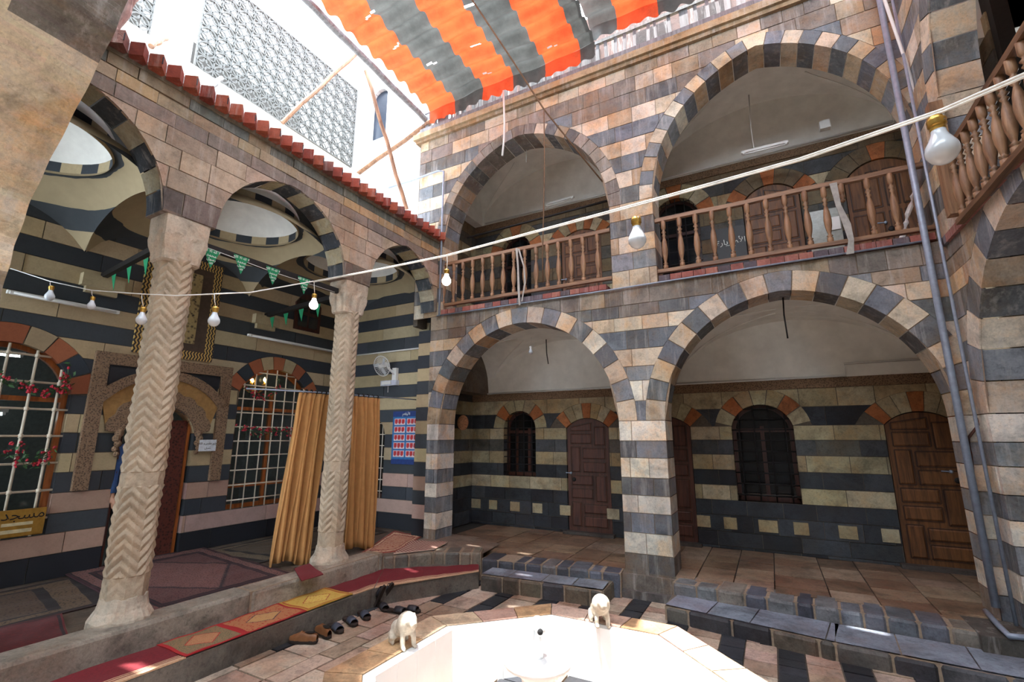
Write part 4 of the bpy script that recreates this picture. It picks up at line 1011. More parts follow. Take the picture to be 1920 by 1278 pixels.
def tarp(name, label, x0, x1, y0, y1, zf, hem=None, sun_hole=False, tears=()):
    mb = MB(); S = .025; nx, ny = int((x1 - x0) / S), int((y1 - y0) / S)
    H = lambda x, y: zf + .09 * math.sin((y - 5.75) * 2 * PI / .56) ** 2 * (1 if y > 2.9 else .3) + .012 * math.sin(x * 9 + y * 4) + .02 * math.sin(x * 3.1)
    P_ = {}
    for i in range(nx + 1):
        for j in range(ny + 1):
            x, y = x0 + (x1 - x0) * i / nx, y0 + (y1 - y0) * j / ny; P_[i, j] = len(mb.v); mb.v.append((x + .01 * math.sin(y * 14), y, H(x, y)))
    for i in range(nx):
        for j in range(ny):
            x, y = x0 + (x1 - x0) * (i + .5) / nx, y0 + (y1 - y0) * (j + .5) / ny
            if sun_hole and in_oct(x, y, AO - .02 if x > HC.x + .25 else AI - .02): continue  # unseen end of the awning, cut so sun lands only on the fountain
            if any(a < x < b and abs(y - (c + .03 * math.sin(x * 11))) < d for a, b, c, d in tears): continue
            mb.f.append((P_[i, j], P_[i + 1, j], P_[i + 1, j + 1], P_[i, j + 1])); mb.c.append(None); mb.uv.append(None)
    t = thing(name, label, 'awning', ((x0 + x1) / 2, (y0 + y1) / 2, zf), 'striped awnings'); t.location = (0, 0, 0)
    mb.build('canvas', M['tarp'], t, smooth=True)
    if hem:
        hb = MB(); rows = []
        for k in range(5):
            q = k / 4; rows.append([(x0 + (x1 - x0) * i / nx, y1 + .03 * math.sin(i * .7) * q, H(x0 + (x1 - x0) * i / nx, y1) - q * (hem + .03 * abs(math.sin(i * .31)))) for i in range(nx + 1)])
        hb.grid(rows); hb.build('valance', M['tarp'], t, smooth=True)
    rb = []
    return t
tr_ = []
random.seed(11)
for k in range(5):
    yy = 5.47 - .56 * k
    for q in range(2):
        a = random.uniform(-4.6, -2.2); tr_.append((a, a + random.uniform(.10, .25), yy, .011))
tarp('striped_awning', 'orange and grey striped canvas awning stretched over the courtyard, left of the gap', -4.76, -1.72, 1.0, 5.72, 7.58, .22, True, tr_)
tarp('striped_awning', 'grey and orange canvas awning at the top edge, right of the gap', -1.78, 1.72, 1.0, 5.72, 7.84, .20, True, [(a, a + .25, 5.47 - .56 * random.randrange(3), .026) for a in (-.9, .2)])
def cord(name, label, cat, path, r, mat, n=6): 
    m_ = MB(); m_.tube(path, r, n); o = m_.build(name, mat, smooth=True); return tag(o, label, cat)
cord('awning_rope', 'long brown rope running from the awning down to the upper arch', 'rope', [at(872, -20, 6.0), at(960, 112, 6.1), at(1020, 205, 6.2), at(1072, 270, 6.3), at(1150, 365, 6.6)], .011, M['rope'])
cord('hanging_chain', 'thin brown chain hanging straight down in front of the left balustrade', 'chain', [at(1020, 205, 6.2), at(1021, 300, 5.95), at(1019, 410, 5.75), at(1017, 480, 5.7), at(1018, 530, 5.7)], .008, M['rope'])
cord('plastic_strip', 'white plastic strip hanging from the roof railing beside the awning hem', 'strip', [ony(944, 170, 5.7), ony(946, 230, 5.66), ony(945, 262, 5.66), ony(942, 292, 5.66)], .016, M['whiteplastic'])

# poles and beams over the terrace
def pole(label, a, b, r, mat, cat='pole', name='wooden_pole'):
    m_ = MB(); a = Vector(a); b = Vector(b); K = 8; pts = [a.lerp(b, k / K) + Vector((.008 * math.sin(k * 2.1), .008 * math.cos(k * 1.7), 0)) for k in range(K + 1)]
    m_.tube(pts, r, 8); return tag(m_.build(name, mat), label, cat)
pole('weathered pole leaning up from the terrace edge across the right pierced screen', onx(528, 230, -6.2), onx(668, 100, -5.6), .035, M['wood_pole'])
pole('long brown pole propped from the tile coping up to the awning beam', onx(762, 392, -4.9), onx(686, 132, -5.2), .032, M['wood_pole'])
pole('pale whitewashed beam carrying the outer edge of the awning', onx(545, -30, -4.85), onx(806, 232, -4.95), .055, M['wood_grey'], 'beam', 'awning_beam')
pole('rough wooden beam fixed diagonally on the white wall beside the picket railing', ony(664, 330, 5.92), ony(868, 185, 5.78), .04, M['wood_pole'], 'beam', 'wall_beam')
pole('white painted pipe running along the foot of the pierced screens', onx(222, 38, -6.5), onx(672, 332, -6.5), .055, M['whitepaint'], 'pipe', 'terrace_pipe')
pole('short brown stub of wood poking out below the left pierced screen', onx(282, 86, -6.3), onx(312, 70, -6.6), .035, M['wood_pole'], 'pole', 'beam_stub')
pole('short grey stub of wood poking out below the white terrace pier', onx(390, 168, -6.3), onx(415, 146, -6.6), .035, M['wood_grey'], 'pole', 'beam_stub')
pole('painted steel edge strip beside the near arch at the top left', onx(208, 72, -4.55), onx(262, -20, -4.75), .03, simple('pink_primer', C(150, 120, 112), .7), 'beam', 'steel_angle')

# ================================================================== FOUNTAIN
t = thing('octagonal_fountain', 'white marble octagonal fountain basin with pink stone rim, full of sunlight', 'fountain', FC)
mb = MB(); o1, i1 = octa(AO, .5), octa(AI, .5)
rng = random.Random(3)
for k in range(8):
    a, b, c, d = o1[k], o1[(k + 1) % 8], i1[(k + 1) % 8], i1[k]
    for q in range(3):
        p0, p1 = q / 3 + .004, (q + 1) / 3 - .004; col = rng.choice([C(200, 172, 154), C(206, 180, 150), C(186, 152, 136), C(196, 160, 120)])
        pts = [a.lerp(b, p0), a.lerp(b, p1), d.lerp(c, p1), d.lerp(c, p0)]; mb.prism(pts, (0, 0, -.09), col)
mb.build('rim', M['floor'], t)
mb = MB(); o2, i2 = octa(AO - .04, 0), octa(AI, 0)
for k in range(8): 
    a, b = o2[k], o2[(k + 1) % 8]; mb.poly([a, b, b + Vector((0, 0, .42)), a + Vector((0, 0, .42))], C(160, 140, 122))
mb.build('outer_wall', M['floor'], t)
mb = MB(); o3 = octa(AI - .005, .492)
for k in range(8):
    a, b = i2[k], i2[(k + 1) % 8]; z = lambda p, h: Vector((p.x, p.y, h)); e0, e1 = o3[k], o3[(k + 1) % 8]; n0, n1 = e0.lerp(z(FC, .492), .07), e1.lerp(z(FC, .492), .07)
    mb.poly([e0, e1, n1, n0]); mb.poly([n0, n1, z(n1, .08), z(n0, .08)])
    for q in range(1, 4): mb.bar(z(n0.lerp(n1, q / 4), .10), z(n0.lerp(n1, q / 4), .49), .004)
mb.poly([Vector((p.x, p.y, .09)) for p in i2]); mb.build('basin', M['marble'], t)
mb = MB(); PC = onz(1012, 1278, .55); PC = Vector((-1.36, 2.83, 0))
mb.lathe([(.15, .09), (.15, .14), (.11, .18), (.085, .30), (.10, .5), (.14, .54), (.20, .57), (.21, .60), (.16, .61), (.02, .605)], PC, 20)
mb.build('pedestal', M['marble'], t, smooth=True)
mb = MB(); mb.tube([PC + Vector((0, 0, .6)), PC + Vector((0, 0, .76))], [.035, .022], 12); mb.ball(PC + Vector((0, 0, .79)), .042, 12, 8); mb.tube([PC + Vector((.02, -.03, .79)), PC + Vector((.06, -.09, .785))], [.025, .03], 10)
mb.build('spout', M['marble'], t, smooth=True)
mb = MB(); mb.ball(PC + Vector((.063, -.095, .785)), .018, 8, 6); mb.build('spout_mouth', M['black'], t, smooth=True)
def remesh(o, s=.008):
    m_ = o.modifiers.new('remesh', 'REMESH'); m_.mode = 'VOXEL'; m_.voxel_size = s; m_.use_smooth_shade = True
    c_ = o.modifiers.new('smooth', 'CORRECTIVE_SMOOTH'); c_.iterations = 5; c_.use_only_smooth = True
def lion(label, loc, rz, mat):
    L_ = Vector(loc); Rm = Matrix.Rotation(rz, 4, 'Z'); T = lambda x, y, z: L_ + (Rm @ Vector((x, y, z)))
    mb = MB()
    mb.tube([T(-.10, 0, .06), T(-.075, 0, .085), T(-.02, 0, .10), T(.035, 0, .125), T(.07, 0, .155)], [.035, .058, .056, .06, .048], 12)   # haunch, back, chest
    mb.ball(T(.045, 0, .15), .072, 12, 8); mb.ball(T(.095, 0, .175), .045, 12, 8); mb.tube([T(.10, 0, .165), T(.15, 0, .155)], [.034, .022], 10)   # mane, head, muzzle
    for s_ in (-1, 1):
        mb.tube([T(.05, .035 * s_, .12), T(.07, .042 * s_, .06), T(.075, .042 * s_, .012), T(.105, .042 * s_, .008)], [.026, .02, .017, .014], 8)
        mb.tube([T(-.07, .042 * s_, .075), T(-.045, .055 * s_, .045), T(-.075, .055 * s_, .015), T(-.03, .055 * s_, .01)], [.036, .03, .018, .014], 8)
        mb.ball(T(.085, .03 * s_, .208), .013, 8, 6)
    mb.tube([T(-.13, 0, .05), T(-.15, .03, .03), T(-.12, .06, .02), T(-.07, .075, .02)], [.012, .011, .011, .014], 8)
    o = mb.build('lion_statue', mat, smooth=True); tag(o, label, 'statue', 'stone lions on the fountain rim'); remesh(o, .007); return o
st = simple('worn_pale_stone', C(196, 184, 166), .85, var=.35, scale=30, bmp=.5)
pz = onz(755, 1208, .5); lion('small worn stone lion crouching on the left of the fountain rim', (pz.x, pz.y, .5), -.35, st)
pz = onz(1125, 1168, .5); lion('small stone lion on the far fountain rim with its head bent to the right', (pz.x, pz.y, .5), -1.0, st)

# ================================================================== CARPETS
def rug_mat(name, base, bord, acc, scale=34, borders=((.03, 0), (.06, 1), (.13, 2), (.16, 1)), rep=None, medal=None, rnd=.7):
    m, nt, b = newmat(name); uv = nd(nt, 'ShaderNodeUVMap').outputs[0]; sp = nd(nt, 'ShaderNodeSeparateXYZ'); nt.links.new(uv, sp.inputs[0])
    u, v = sp.outputs[0], sp.outputs[1]
    mu = mathn(nt, 'MINIMUM', u, mathn(nt, 'SUBTRACT', 1.0, u)); mv = mathn(nt, 'MINIMUM', v, mathn(nt, 'SUBTRACT', 1.0, v)); ed = mathn(nt, 'MINIMUM', mu, mv)
    g = ocoord(nt); vo = nd(nt, 'ShaderNodeTexVoronoi'); sett(vo, 'Scale', scale); sett(vo, 'Randomness', rnd); nt.links.new(g, vo.inputs['Vector']); fn = noise(nt, scale * 2.2, 4, .7, g, 1.0)
    spk = ramp(nt, mathn(nt, 'ADD', mathn(nt, 'MULTIPLY', vo.outputs['Distance'], .7), mathn(nt, 'MULTIPLY', fn, .5)), [(.42, 0.0), (.5, 1.0)])
    fld = mixc(nt, mathn(nt, 'MULTIPLY', spk, .55), base, acc)
    if medal:
        du = mathn(nt, 'ABSOLUTE', mathn(nt, 'SUBTRACT', u, .5)); dv = mathn(nt, 'ABSOLUTE', mathn(nt, 'SUBTRACT', v, .5)); dm = mathn(nt, 'ADD', mathn(nt, 'MULTIPLY', du, medal[1]), mathn(nt, 'MULTIPLY', dv, medal[2]))
        dm = mathn(nt, 'ADD', dm, mathn(nt, 'MULTIPLY', fn, .12)); inn = mathn(nt, 'LESS_THAN', dm, .42); rg = mathn(nt, 'LESS_THAN', mathn(nt, 'ABSOLUTE', mathn(nt, 'SUBTRACT', dm, .42)), .014)
        fld = mixc(nt, inn, fld, mixc(nt, spk, medal[0], acc)); fld = mixc(nt, rg, fld, bord)
    for k, (w_, kind) in reversed(list(enumerate(borders))):
        c = (base, bord, mixc(nt, spk, bord, acc))[kind]; fld = mixc(nt, mathn(nt, 'LESS_THAN', ed, w_), fld, c)
    nt.links.new(fld, b.inputs['Base Color']); sett(b, 'Roughness', .95); bump(nt, b, fn, .3, .004); return m
def rug(label, corners, z, mat, name='rug', th=.012, group=None, cat='rug'):
    """corners: four (x, y); slightly rumpled slab"""
    A, B, Cc, D = [Vector((*c[:2], 0)) for c in corners]; N = 14; mb = MB(); rows = []
    for j in range(N + 1):
        r_ = []
        for i in range(N + 1):
            p = A.lerp(B, i / N).lerp(D.lerp(Cc, i / N), j / N); e = .006 * math.sin(p.x * 17 + p.y * 9) * math.sin(p.y * 13)
            r_.append((p.x, p.y, z + th + e))
        rows.append(r_)
    mb.grid(rows, uv=True)
    ring = rows[0] + [r_[-1] for r_ in rows[1:]] + rows[-1][::-1][1:] + [r_[0] for r_ in rows[::-1]][1:-1]
    for i in range(len(ring)):
        a, b = ring[i], ring[(i + 1) % len(ring)]; mb.poly([a, b, (b[0], b[1], z + .001), (a[0], a[1], z + .001)], None, [(0, 0)] * 4)
    o = mb.build(name, mat, smooth=False); return tag(o, label, cat, group)
g2 = lambda px, py, z: tuple(onz(px, py, z)[:2])
FI = .452
rug('large dark maroon carpet with a stepped border on the iwan floor between the columns', [g2(378, 1028, FI), g2(566, 1084, FI), g2(284, 1166, FI), g2(118, 1078, FI)], FI + .012,
    rug_mat('maroon_carpet', C(50, 20, 26), C(22, 12, 18), C(104, 70, 64), 45, borders=((.02, 0), (.03, 1), (.10, 2), (.115, 1), (.13, 0), (.14, 1)), medal=(C(64, 32, 36), 1.0, 1.0)))
rug('worn brown and grey patterned carpet along the far wall under the window', [(-6.6, 3.6), (-6.6, 5.9), (-5.4, 5.9), (-5.4, 3.75)], FI, rug_mat('grey_brown_carpet', C(52, 44, 38), C(34, 28, 26), C(96, 82, 64), 45), 'rug', .008)
rug('dark multicoloured worn carpet on the iwan floor left of the near column', [(-6.6, -.4), (-6.6, 2.6), (-5.35, 2.35), (-5.35, -.4)], FI, rug_mat('dark_mixed_carpet', C(40, 24, 22), C(26, 18, 18), C(84, 66, 48), 38, rnd=1.0), 'rug', .008)
rug('deep red striped kilim beside the foot of the near column', [(-5.4, 1.25), (-5.3, 1.95), (-4.68, 1.78), (-4.68, 1.2)], FI + .01, None or rug_mat('red_kilim', C(84, 20, 20), C(30, 14, 16), C(60, 18, 20), 24, borders=((.02, 0), (.05, 1))), 'rug')
rug('red rug with orange and white flower pattern at the bottom left corner', [(-5.4, -.3), (-5.4, 1.1), (-4.68, 1.1), (-4.68, -.3)], FI + .01, rug_mat('flower_rug', C(100, 28, 24), C(24, 18, 20), C(176, 112, 80), 20, rnd=1.0), 'rug')
rug('small plain dark red mat on the kerb beside the curtain', [g2(552, 1068, .5), g2(580, 1058, .5), g2(606, 1078, .5), g2(565, 1090, .5)], .502, simple('red_mat_cloth', C(112, 34, 40), .95, scale=60), 'mat', .01)
rug('red and beige carpet with ornate square pattern beside the right curtain', [(-5.35, 5.96), (-4.72, 5.9), (-4.4, 4.95), (-4.66, 4.55)], FI, rug_mat('ornate_red_carpet', C(150, 82, 66), C(120, 50, 46), C(196, 160, 130), 22), 'rug', .010)
def lattice_mat():
    m, nt, b = newmat('lattice_rug'); uv = nd(nt, 'ShaderNodeUVMap').outputs[0]; sp = nd(nt, 'ShaderNodeSeparateXYZ'); nt.links.new(uv, sp.inputs[0])
    a = mathn(nt, 'ABSOLUTE', mathn(nt, 'SUBTRACT', mathn(nt, 'FRACT', mathn(nt, 'MULTIPLY', mathn(nt, 'ADD', sp.outputs[0], sp.outputs[1]), 11.0)), .5)); c = mathn(nt, 'ABSOLUTE', mathn(nt, 'SUBTRACT', mathn(nt, 'FRACT', mathn(nt, 'MULTIPLY', mathn(nt, 'SUBTRACT', sp.outputs[0], sp.outputs[1]), 11.0)), .5))
    f = mathn(nt, 'GREATER_THAN', mathn(nt, 'MAXIMUM', a, c), .38); nt.links.new(mixc(nt, f, C(104, 40, 42), C(206, 178, 158)), b.inputs['Base Color']); sett(b, 'Roughness', .95); return m
rug('small maroon and cream lattice rug at the corner of the platform', [(-4.62, 5.55), (-4.12, 5.70), (-4.02, 5.28), (-4.33, 4.84)], FI + .004, lattice_mat(), 'rug', .012)
# runner and prayer rugs on the long step
def runner_mat():
    m, nt, b = newmat('red_runner_with_cream_stripes'); uv = nd(nt, 'ShaderNodeUVMap').outputs[0]; sp = nd(nt, 'ShaderNodeSeparateXYZ'); nt.links.new(uv, sp.inputs[0])
    r_ = ramp(nt, sp.outputs[1], [(0, C(196, 160, 128)), (.10, C(120, 60, 50)), (.13, C(196, 160, 128)), (.17, C(110, 30, 36)), (.20, C(196, 160, 128)), (.23, C(110, 28, 36))])
    nt.nodes[-1]
    for n in nt.nodes:
        if n.type == 'VALTORGB': n.color_ramp.interpolation = 'CONSTANT'
    nn = noise(nt, 60, 4, .7, ocoord(nt)); nt.links.new(mixc(nt, 1.0, r_, ramp(nt, nn, [(.3, .75), (.6, 1.05)]), 'MULTIPLY'), b.inputs['Base Color']); sett(b, 'Roughness', .95); bump(nt, b, nn, .3, .003); return m
M['runner'] = runner_mat(); TZ = .302
ys = [onz(px, py, TZ).y for px, py in ((308, 1218), (430, 1180), (545, 1140), (628, 1108))]
xo, xi = -3.95, -4.37
rug('dark red runner with cream edge stripes on the long step, nearest the camera', [(xo, -.6), (xo, ys[0]), (xi, ys[0]), (xi, -.6)], TZ, M['runner'], 'runner', .008)
PR1 = rug_mat('green_prayer_rug', C(28, 84, 62), C(160, 30, 34), C(170, 120, 84), 90, borders=((.05, 1), (.06, 1)), medal=(C(140, 84, 56), 1.25, 1.15))
PR2 = rug_mat('red_prayer_rug', C(150, 30, 32), C(24, 28, 60), C(180, 140, 90), 40, borders=((.03, 0), (.05, 0)), medal=(C(170, 120, 80), 1.25, 1.15))
PR3 = rug_mat('yellow_prayer_rug', C(176, 134, 52), C(150, 36, 34), C(208, 178, 90), 40, borders=((.04, 0), (.06, 1), (.08, 0)), medal=(C(190, 130, 70), 1.25, 1.15))
rug('green prayer rug with a red border lying on the long step', [(xo - .01, ys[0]), (xo - .01, ys[1]), (xi, ys[1]), (xi, ys[0])], TZ + .008, PR1, 'prayer_rug', .008, 'prayer rugs on the long step')
rug('red prayer rug with a dark blue medallion lying on the long step', [(xo - .01, ys[1]), (xo - .01, ys[2]), (xi, ys[2]), (xi, ys[1])], TZ + .008, PR2, 'prayer_rug', .008, 'prayer rugs on the long step')
rug('golden yellow prayer rug lying on the long step', [(xo - .01, ys[2]), (xo - .01, ys[3]), (xi, ys[3]), (xi, ys[2])], TZ + .008, PR3, 'prayer_rug', .008, 'prayer rugs on the long step')
rug('dark red runner on the long step between the yellow rug and the bend', [(xo, ys[3]), (-3.93, 4.10), (-4.36, 4.70), (xi, ys[3])], TZ, M['runner'], 'runner', .008)
rug('dark red runner covering the slanted corner step below the lattice rug', [(-3.92, 4.11), (-3.27, 5.18), (-3.44, 5.44), (-4.36, 4.71)], TZ, M['runner'], 'runner', .010)

# ================================================================== CURTAINS AND ROD
M['curtain'] = simple('ochre_curtain_cloth', C(178, 128, 74), .85, var=.12, scale=12, bmp=.1)
ROD0, ROD1 = onx(455, 745, -5.35), Vector((-4.98, 6.07, 2.46))
pRod = lambda px: None
cord('curtain_rod', 'thin grey curtain rod running from the grilled window past the far column to the pier', 'rod', [(-5.15, 3.2, 2.44), (-5.08, 4.09, 2.47), (-5.0, 5.0, 2.48), (-4.98, 6.05, 2.5)], .010, M['steel'])
def curtain(label, top, bot, z1, nf, amp, zb=.5):
    """top / bot: ((x, y), (x, y)) ends of the pleated edge"""
    t0, t1 = Vector((*top[0], 0)), Vector((*top[1], 0)); b0, b1 = Vector((*bot[0], 0)), Vector((*bot[1], 0)); N = nf * 10; rows = []
    K = 22
    for j in range(K + 1):
        q = j / K; r_ = []
        for i in range(N + 1):
            s = i / N; p = t0.lerp(t1, s).lerp(b0.lerp(b1, s), q ** .8); d = (t1 - t0).normalized(); n = Vector((d.y, -d.x, 0))
            ph = 2 * PI * nf * s; a_ = amp * (.45 + .75 * min(1, q * 5)) 
            off = n * (a_ * (math.sin(ph) + .25 * math.sin(ph * 2 + 1))) + d * (.4 * a_ * math.sin(ph * .5 + 3 * q))
            zl = zb + .05 * math.sin(s * 5); r_.append(p + off + Vector((0, 0, z1 + (zl - z1) * q)))
        rows.append(r_)
    mb = MB(); mb.grid(rows); t = thing('curtain', label, 'curtain', (t0.x, t0.y, zb), 'ochre curtains'); o = mb.build('cloth', M['curtain'], t, smooth=True); so_ = o.modifiers.new('solid', 'SOLIDIFY'); so_.thickness = .006
    for k in range(nf):
        p = t0.lerp(t1, (k + .5) / nf); rm = MB(); d = (t1 - t0).normalized()
        rm.lathe([(.018, -.006), (.024, -.006), (.024, .006), (.018, .006)], (p.x, p.y, z1 + .025), 12, ax=d); rm.build('ring', M['iron'], t)
    return t
curtain('ochre pleated curtain hanging on the left of the far column', ((-5.12, 3.86), (-5.06, 4.32)), ((-5.10, 3.66), (-4.92, 4.06)), 2.45, 7, .045, .47)
curtain('ochre pleated curtain hanging on the right of the far column', ((-5.03, 4.60), (-5.0, 5.13)), ((-4.88, 4.50), (-4.86, 5.02)), 2.46, 6, .05, .47)

# ================================================================== CABLE AND BULBS
CP = [(1935, 132, .93), (1767, 205, 1.15), (1500, 297, 1.4), (1195, 382, 1.8), (837, 478, 2.7), (700, 506, 3.0), (588, 527, 3.3)]
cab = [at(*p) for p in CP]
m_ = MB(); m_.tube(cab, .0034, 6); m_.tube([p + Vector((0, 0, -.0065)) for p in cab], .0030, 6)
t = thing('bulb_cable', 'twin white cable stretched right across the courtyard with bulbs hanging from it', 'cable', cab[3]); m_.build('wire', M['cable'], t, smooth=True)
CQ = [(588, 527, 3.3), (470, 548, 3.1), (401, 551, 2.95), (330, 554, 3.1), (265, 551, 3.3), (171, 544, 3.6), (93, 527, 3.9), (20, 503, 4.2)]
m_ = MB(); m_.tube([at(*p) for p in CQ], .004, 6); o = m_.build('thin_wire', M['whiteplastic'], t, smooth=True)
def bulb(label, px, py, d, r, ytop, lit=False, gold=True, tilt=0.0):
    c = at(px, py, d); k = r / .030; top = at(px + 1, ytop, d); t = thing('light_bulb', label, 'bulb', c, 'hanging light bulbs')
    prof = [(.001, -.030), (.012, -.0275), (.022, -.020), (.029, -.008), (.030, .002), (.028, .012), (.022, .024), (.0165, .035), (.0135, .044), (.013, .052)]
    mb = MB(); mb.lathe([(a * k, b * k) for a, b in prof], c, 20); mb.build('glass_bulb', M['bulb_on'] if lit else M['bulb'], t, smooth=True)
    mb = MB(); mb.lathe([(.0135 * k, .050 * k), (.0145 * k, .053 * k), (.0135 * k, .057 * k), (.0155 * k, .060 * k), (.0175 * k, .063 * k), (.016 * k, .068 * k), (.018 * k, .072 * k), (.0155 * k, .082 * k), (.006 * k, .085 * k)], c, 16); mb.build('socket', M['brass'] if gold else M['whiteplastic'], t, smooth=True)
    mb = MB(); mb.tube([c + Vector((0, 0, .083 * k)), c.lerp(top, .75) + Vector((.003, 0, 0)), top], .0028, 6); mb.build('flex', M['whiteplastic'], t, smooth=True)
    return t
bulb('large frosted bulb hanging nearest the camera before the right corner pipes', 1767, 283, 1.15, .034, 205)
bulb('frosted bulb with brass cap hanging before the middle pier', 1195, 450, 1.8, .034, 405)
bulb('lit bulb hanging before the left end of the left balustrade', 837, 527, 2.7, .026, 478, True)
bulb('lit bulb hanging just left of the far column', 588, 572, 3.3, .030, 527, True)
bulb('frosted bulb hanging just right of the near column', 401, 602, 2.95, .034, 551)
bulb('frosted bulb hanging just left of the near column', 265, 600, 3.3, .034, 551)
bulb('tiny frosted bulb before the left wall tube, nearer the column', 171, 574, 3.6, .028, 544)
bulb('dim frosted bulb hanging furthest left before the wall tube', 93, 556, 3.9, .034, 527)
for lab, px, py, d, ytop in (('small bulb hanging inside the lower left arch', 995, 660, 6.9, 632), ('small bulb hanging on a rusty wire in the lower right vault', 1476, 603, 6.8, 588)):
    bulb(lab, px, py, d, .032, ytop, gold=False)
cord('hanging_wire', 'rusty dark wire hanging from the top of the lower right arch', 'wire', [ony(1468, 556, 6.1), ony(1470, 590, 6.1), ony(1474, 615, 6.1), ony(1477, 634, 6.1)], .009, M['iron'])
cord('hanging_wire', 'dark wire hanging from the vault beside the bulb in the lower left arch', 'wire', [ony(1024, 636, 6.3), ony(1025, 662, 6.3), ony(1028, 682, 6.3)], .008, M['iron'])
cord('hanging_wire', 'white cord hanging from the ceiling to the tube under the right upper vault', 'wire', [ony(1404, 178, 6.95), ony(1408, 240, 6.95), ony(1414, 280, 6.95)], .008, M['whiteplastic'])
cord('hanging_wire', 'grey cord dangling from the top of the left upper vault', 'wire', [ony(986, 262, 6.2), ony(987, 285, 6.2), ony(987, 304, 6.2)], .008, M['greycloth'])

# ================================================================== PENNANTS
def text(body, size, mat, name='lettering', parent=None, mw=None, align='CENTER', extrude=.0008):
    cu = bpy.data.curves.new(name, 'FONT'); cu.body = body; cu.size = size; cu.align_x = align; cu.align_y = 'CENTER'; cu.extrude = extrude
    tmp = bpy.data.objects.new('tmp', cu); sc.collection.objects.link(tmp); bpy.context.view_layer.update()
    me = bpy.data.meshes.new_from_object(tmp.evaluated_get(bpy.context.evaluated_depsgraph_get())); bpy.data.objects.remove(tmp)
    o = bpy.data.objects.new(name, me); me.name = name; me.materials.clear(); me.materials.append(mat); sc.collection.objects.link(o); 
    if parent is not None: o.parent = parent; off = Vector(parent.location)
    else: off = Vector((0, 0, 0))
    mm = mw.copy(); mm.translation = mm.translation - off; o.matrix_local = mm
    return o
def frame(origin, xdir, up):
    x = Vector(xdir).normalized(); z = Vector(up); y = (z - x * z.dot(x)).normalized(); n = x.cross(y)
    return Matrix(((x.x, y.x, n.x, origin[0]), (x.y, y.y, n.y, origin[1]), (x.z, y.z, n.z, origin[2]), (0, 0, 0, 1)))
M['green'] = simple('green_flag_cloth', C(14, 124, 80), .8, var=.1, scale=10, bmp=.1); M['ink_w'] = simple('white_ink', C(226, 232, 226), .7, bmp=0); M['ink_k'] = simple('black_ink', C(20, 20, 20), .7, bmp=0)
ALLAH = ['\uFEEA\uFEE0\uFEDF\u0627 \uFEFB\u0627 \uFEEA\uFEDF\u0627 \uFEFB', '\uFEAA\uFEE4\uFEA4\uFEE3', '\uFEDD\uFEEE\uFEB3\u0631', '\uFEEA\uFEE0\uFEDF\u0627']
def pennant(label, p, xdir, wd, ht, txt=True):
    p = Vector(p); x = Vector(xdir).normalized(); t = thing('pennant', label, 'flag', p); t['group'] = 'green pennants'
    mb = MB(); n = x.cross(Vector((0, 0, 1))); tilt = n * .02
    mb.prism([p - x * wd / 2, p + x * wd / 2, p - Vector((0, 0, ht)) + tilt], n * .002); mb.build('cloth', M['green'], t)
    if txt:
        for i, (s, zz) in enumerate(zip(ALLAH, (.12, .34, .54, .74))):
            q = p - Vector((0, 0, ht * zz)) + tilt * zz + n * .005
            text(s, (.036, .040, .036, .026)[i] * wd / .16, M['ink_w'], 'lettering', t, frame(q, x, (0, 0, 1)))
    return t
B0, B1 = Vector((-4.62, 2.30, 3.69)), Vector((-4.62, 3.86, 3.69))
for k, (px, py, nm) in enumerate(((397, 467, 'first'), (453, 480, 'second'), (512, 502, 'third'), (570, 521, 'fourth'))):
    p = onx(px, py, -4.62)
    pennant('green pennant with white writing on the front beam, %s from the near column' % nm, (p.x, p.y, p.z), (0, 1, 0), .165, .20)
cord('pennant_string', 'thin white string of green pennants along the front tie beam', 'string', [(-4.62, 2.3, 3.70), (-4.62, 3.0, 3.675), (-4.62, 3.86, 3.68)], .003, M['whiteplastic'])
A_ = Vector((-4.95, 2.14, 3.70)); Bq = Vector((-6.7, 2.29, 3.70))
for f, nm in ((.30, 'nearest the column'), (.55, 'middle'), (.80, 'nearest the wall')): pennant('dim green pennant on the beam left of the near column, %s' % nm, A_.lerp(Bq, f), (Bq - A_), .13, .18, False)
A_ = Vector((-4.95, 4.14, 3.70)); Bq = Vector((-6.7, 4.35, 3.70))
for f, nm in ((.22, 'nearest the far column'), (.45, 'second from the far column'), (.68, 'third from the far column'), (.9, 'nearest the wall')): pennant('dim green pennant on the rear beam behind the lit bulb, %s' % nm, A_.lerp(Bq, f), (Bq - A_), .13, .18, False)

# ================================================================== FAN, LAMP, POSTER, SIGNS
fc = ony(716, 686, YP - .22); t = thing('wall_fan', 'white wall fan on the striped wall above the emergency lamp', 'fan', (fc.x, YP, fc.z))
ax = Vector((.0, -1, -.35)).normalized(); u_ = ax.cross(Vector((1, 0, 0))).normalized(); v_ = Vector((1, 0, 0)); R_ = .175
mb = MB()
for k in range(28):
    a = 2 * PI * k / 28; e = u_ * math.cos(a) + v_ * math.sin(a); mb.tube([fc + ax * .05 + e * .03, fc + ax * .035 + e * .11, fc + e * R_], .0022, 4); mb.tube([fc - ax * .05 + e * .05, fc - ax * .04 + e * .13, fc + e * R_], .0018, 4)
mb.build('guard', M['whiteplastic'], t)
mb = MB(); mb.tube([fc + (u_ * math.cos(2 * PI * k / 32) + v_ * math.sin(2 * PI * k / 32)) * R_ for k in range(33)], .006, 6); mb.build('guard_rim', M['whiteplastic'], t, smooth=True)
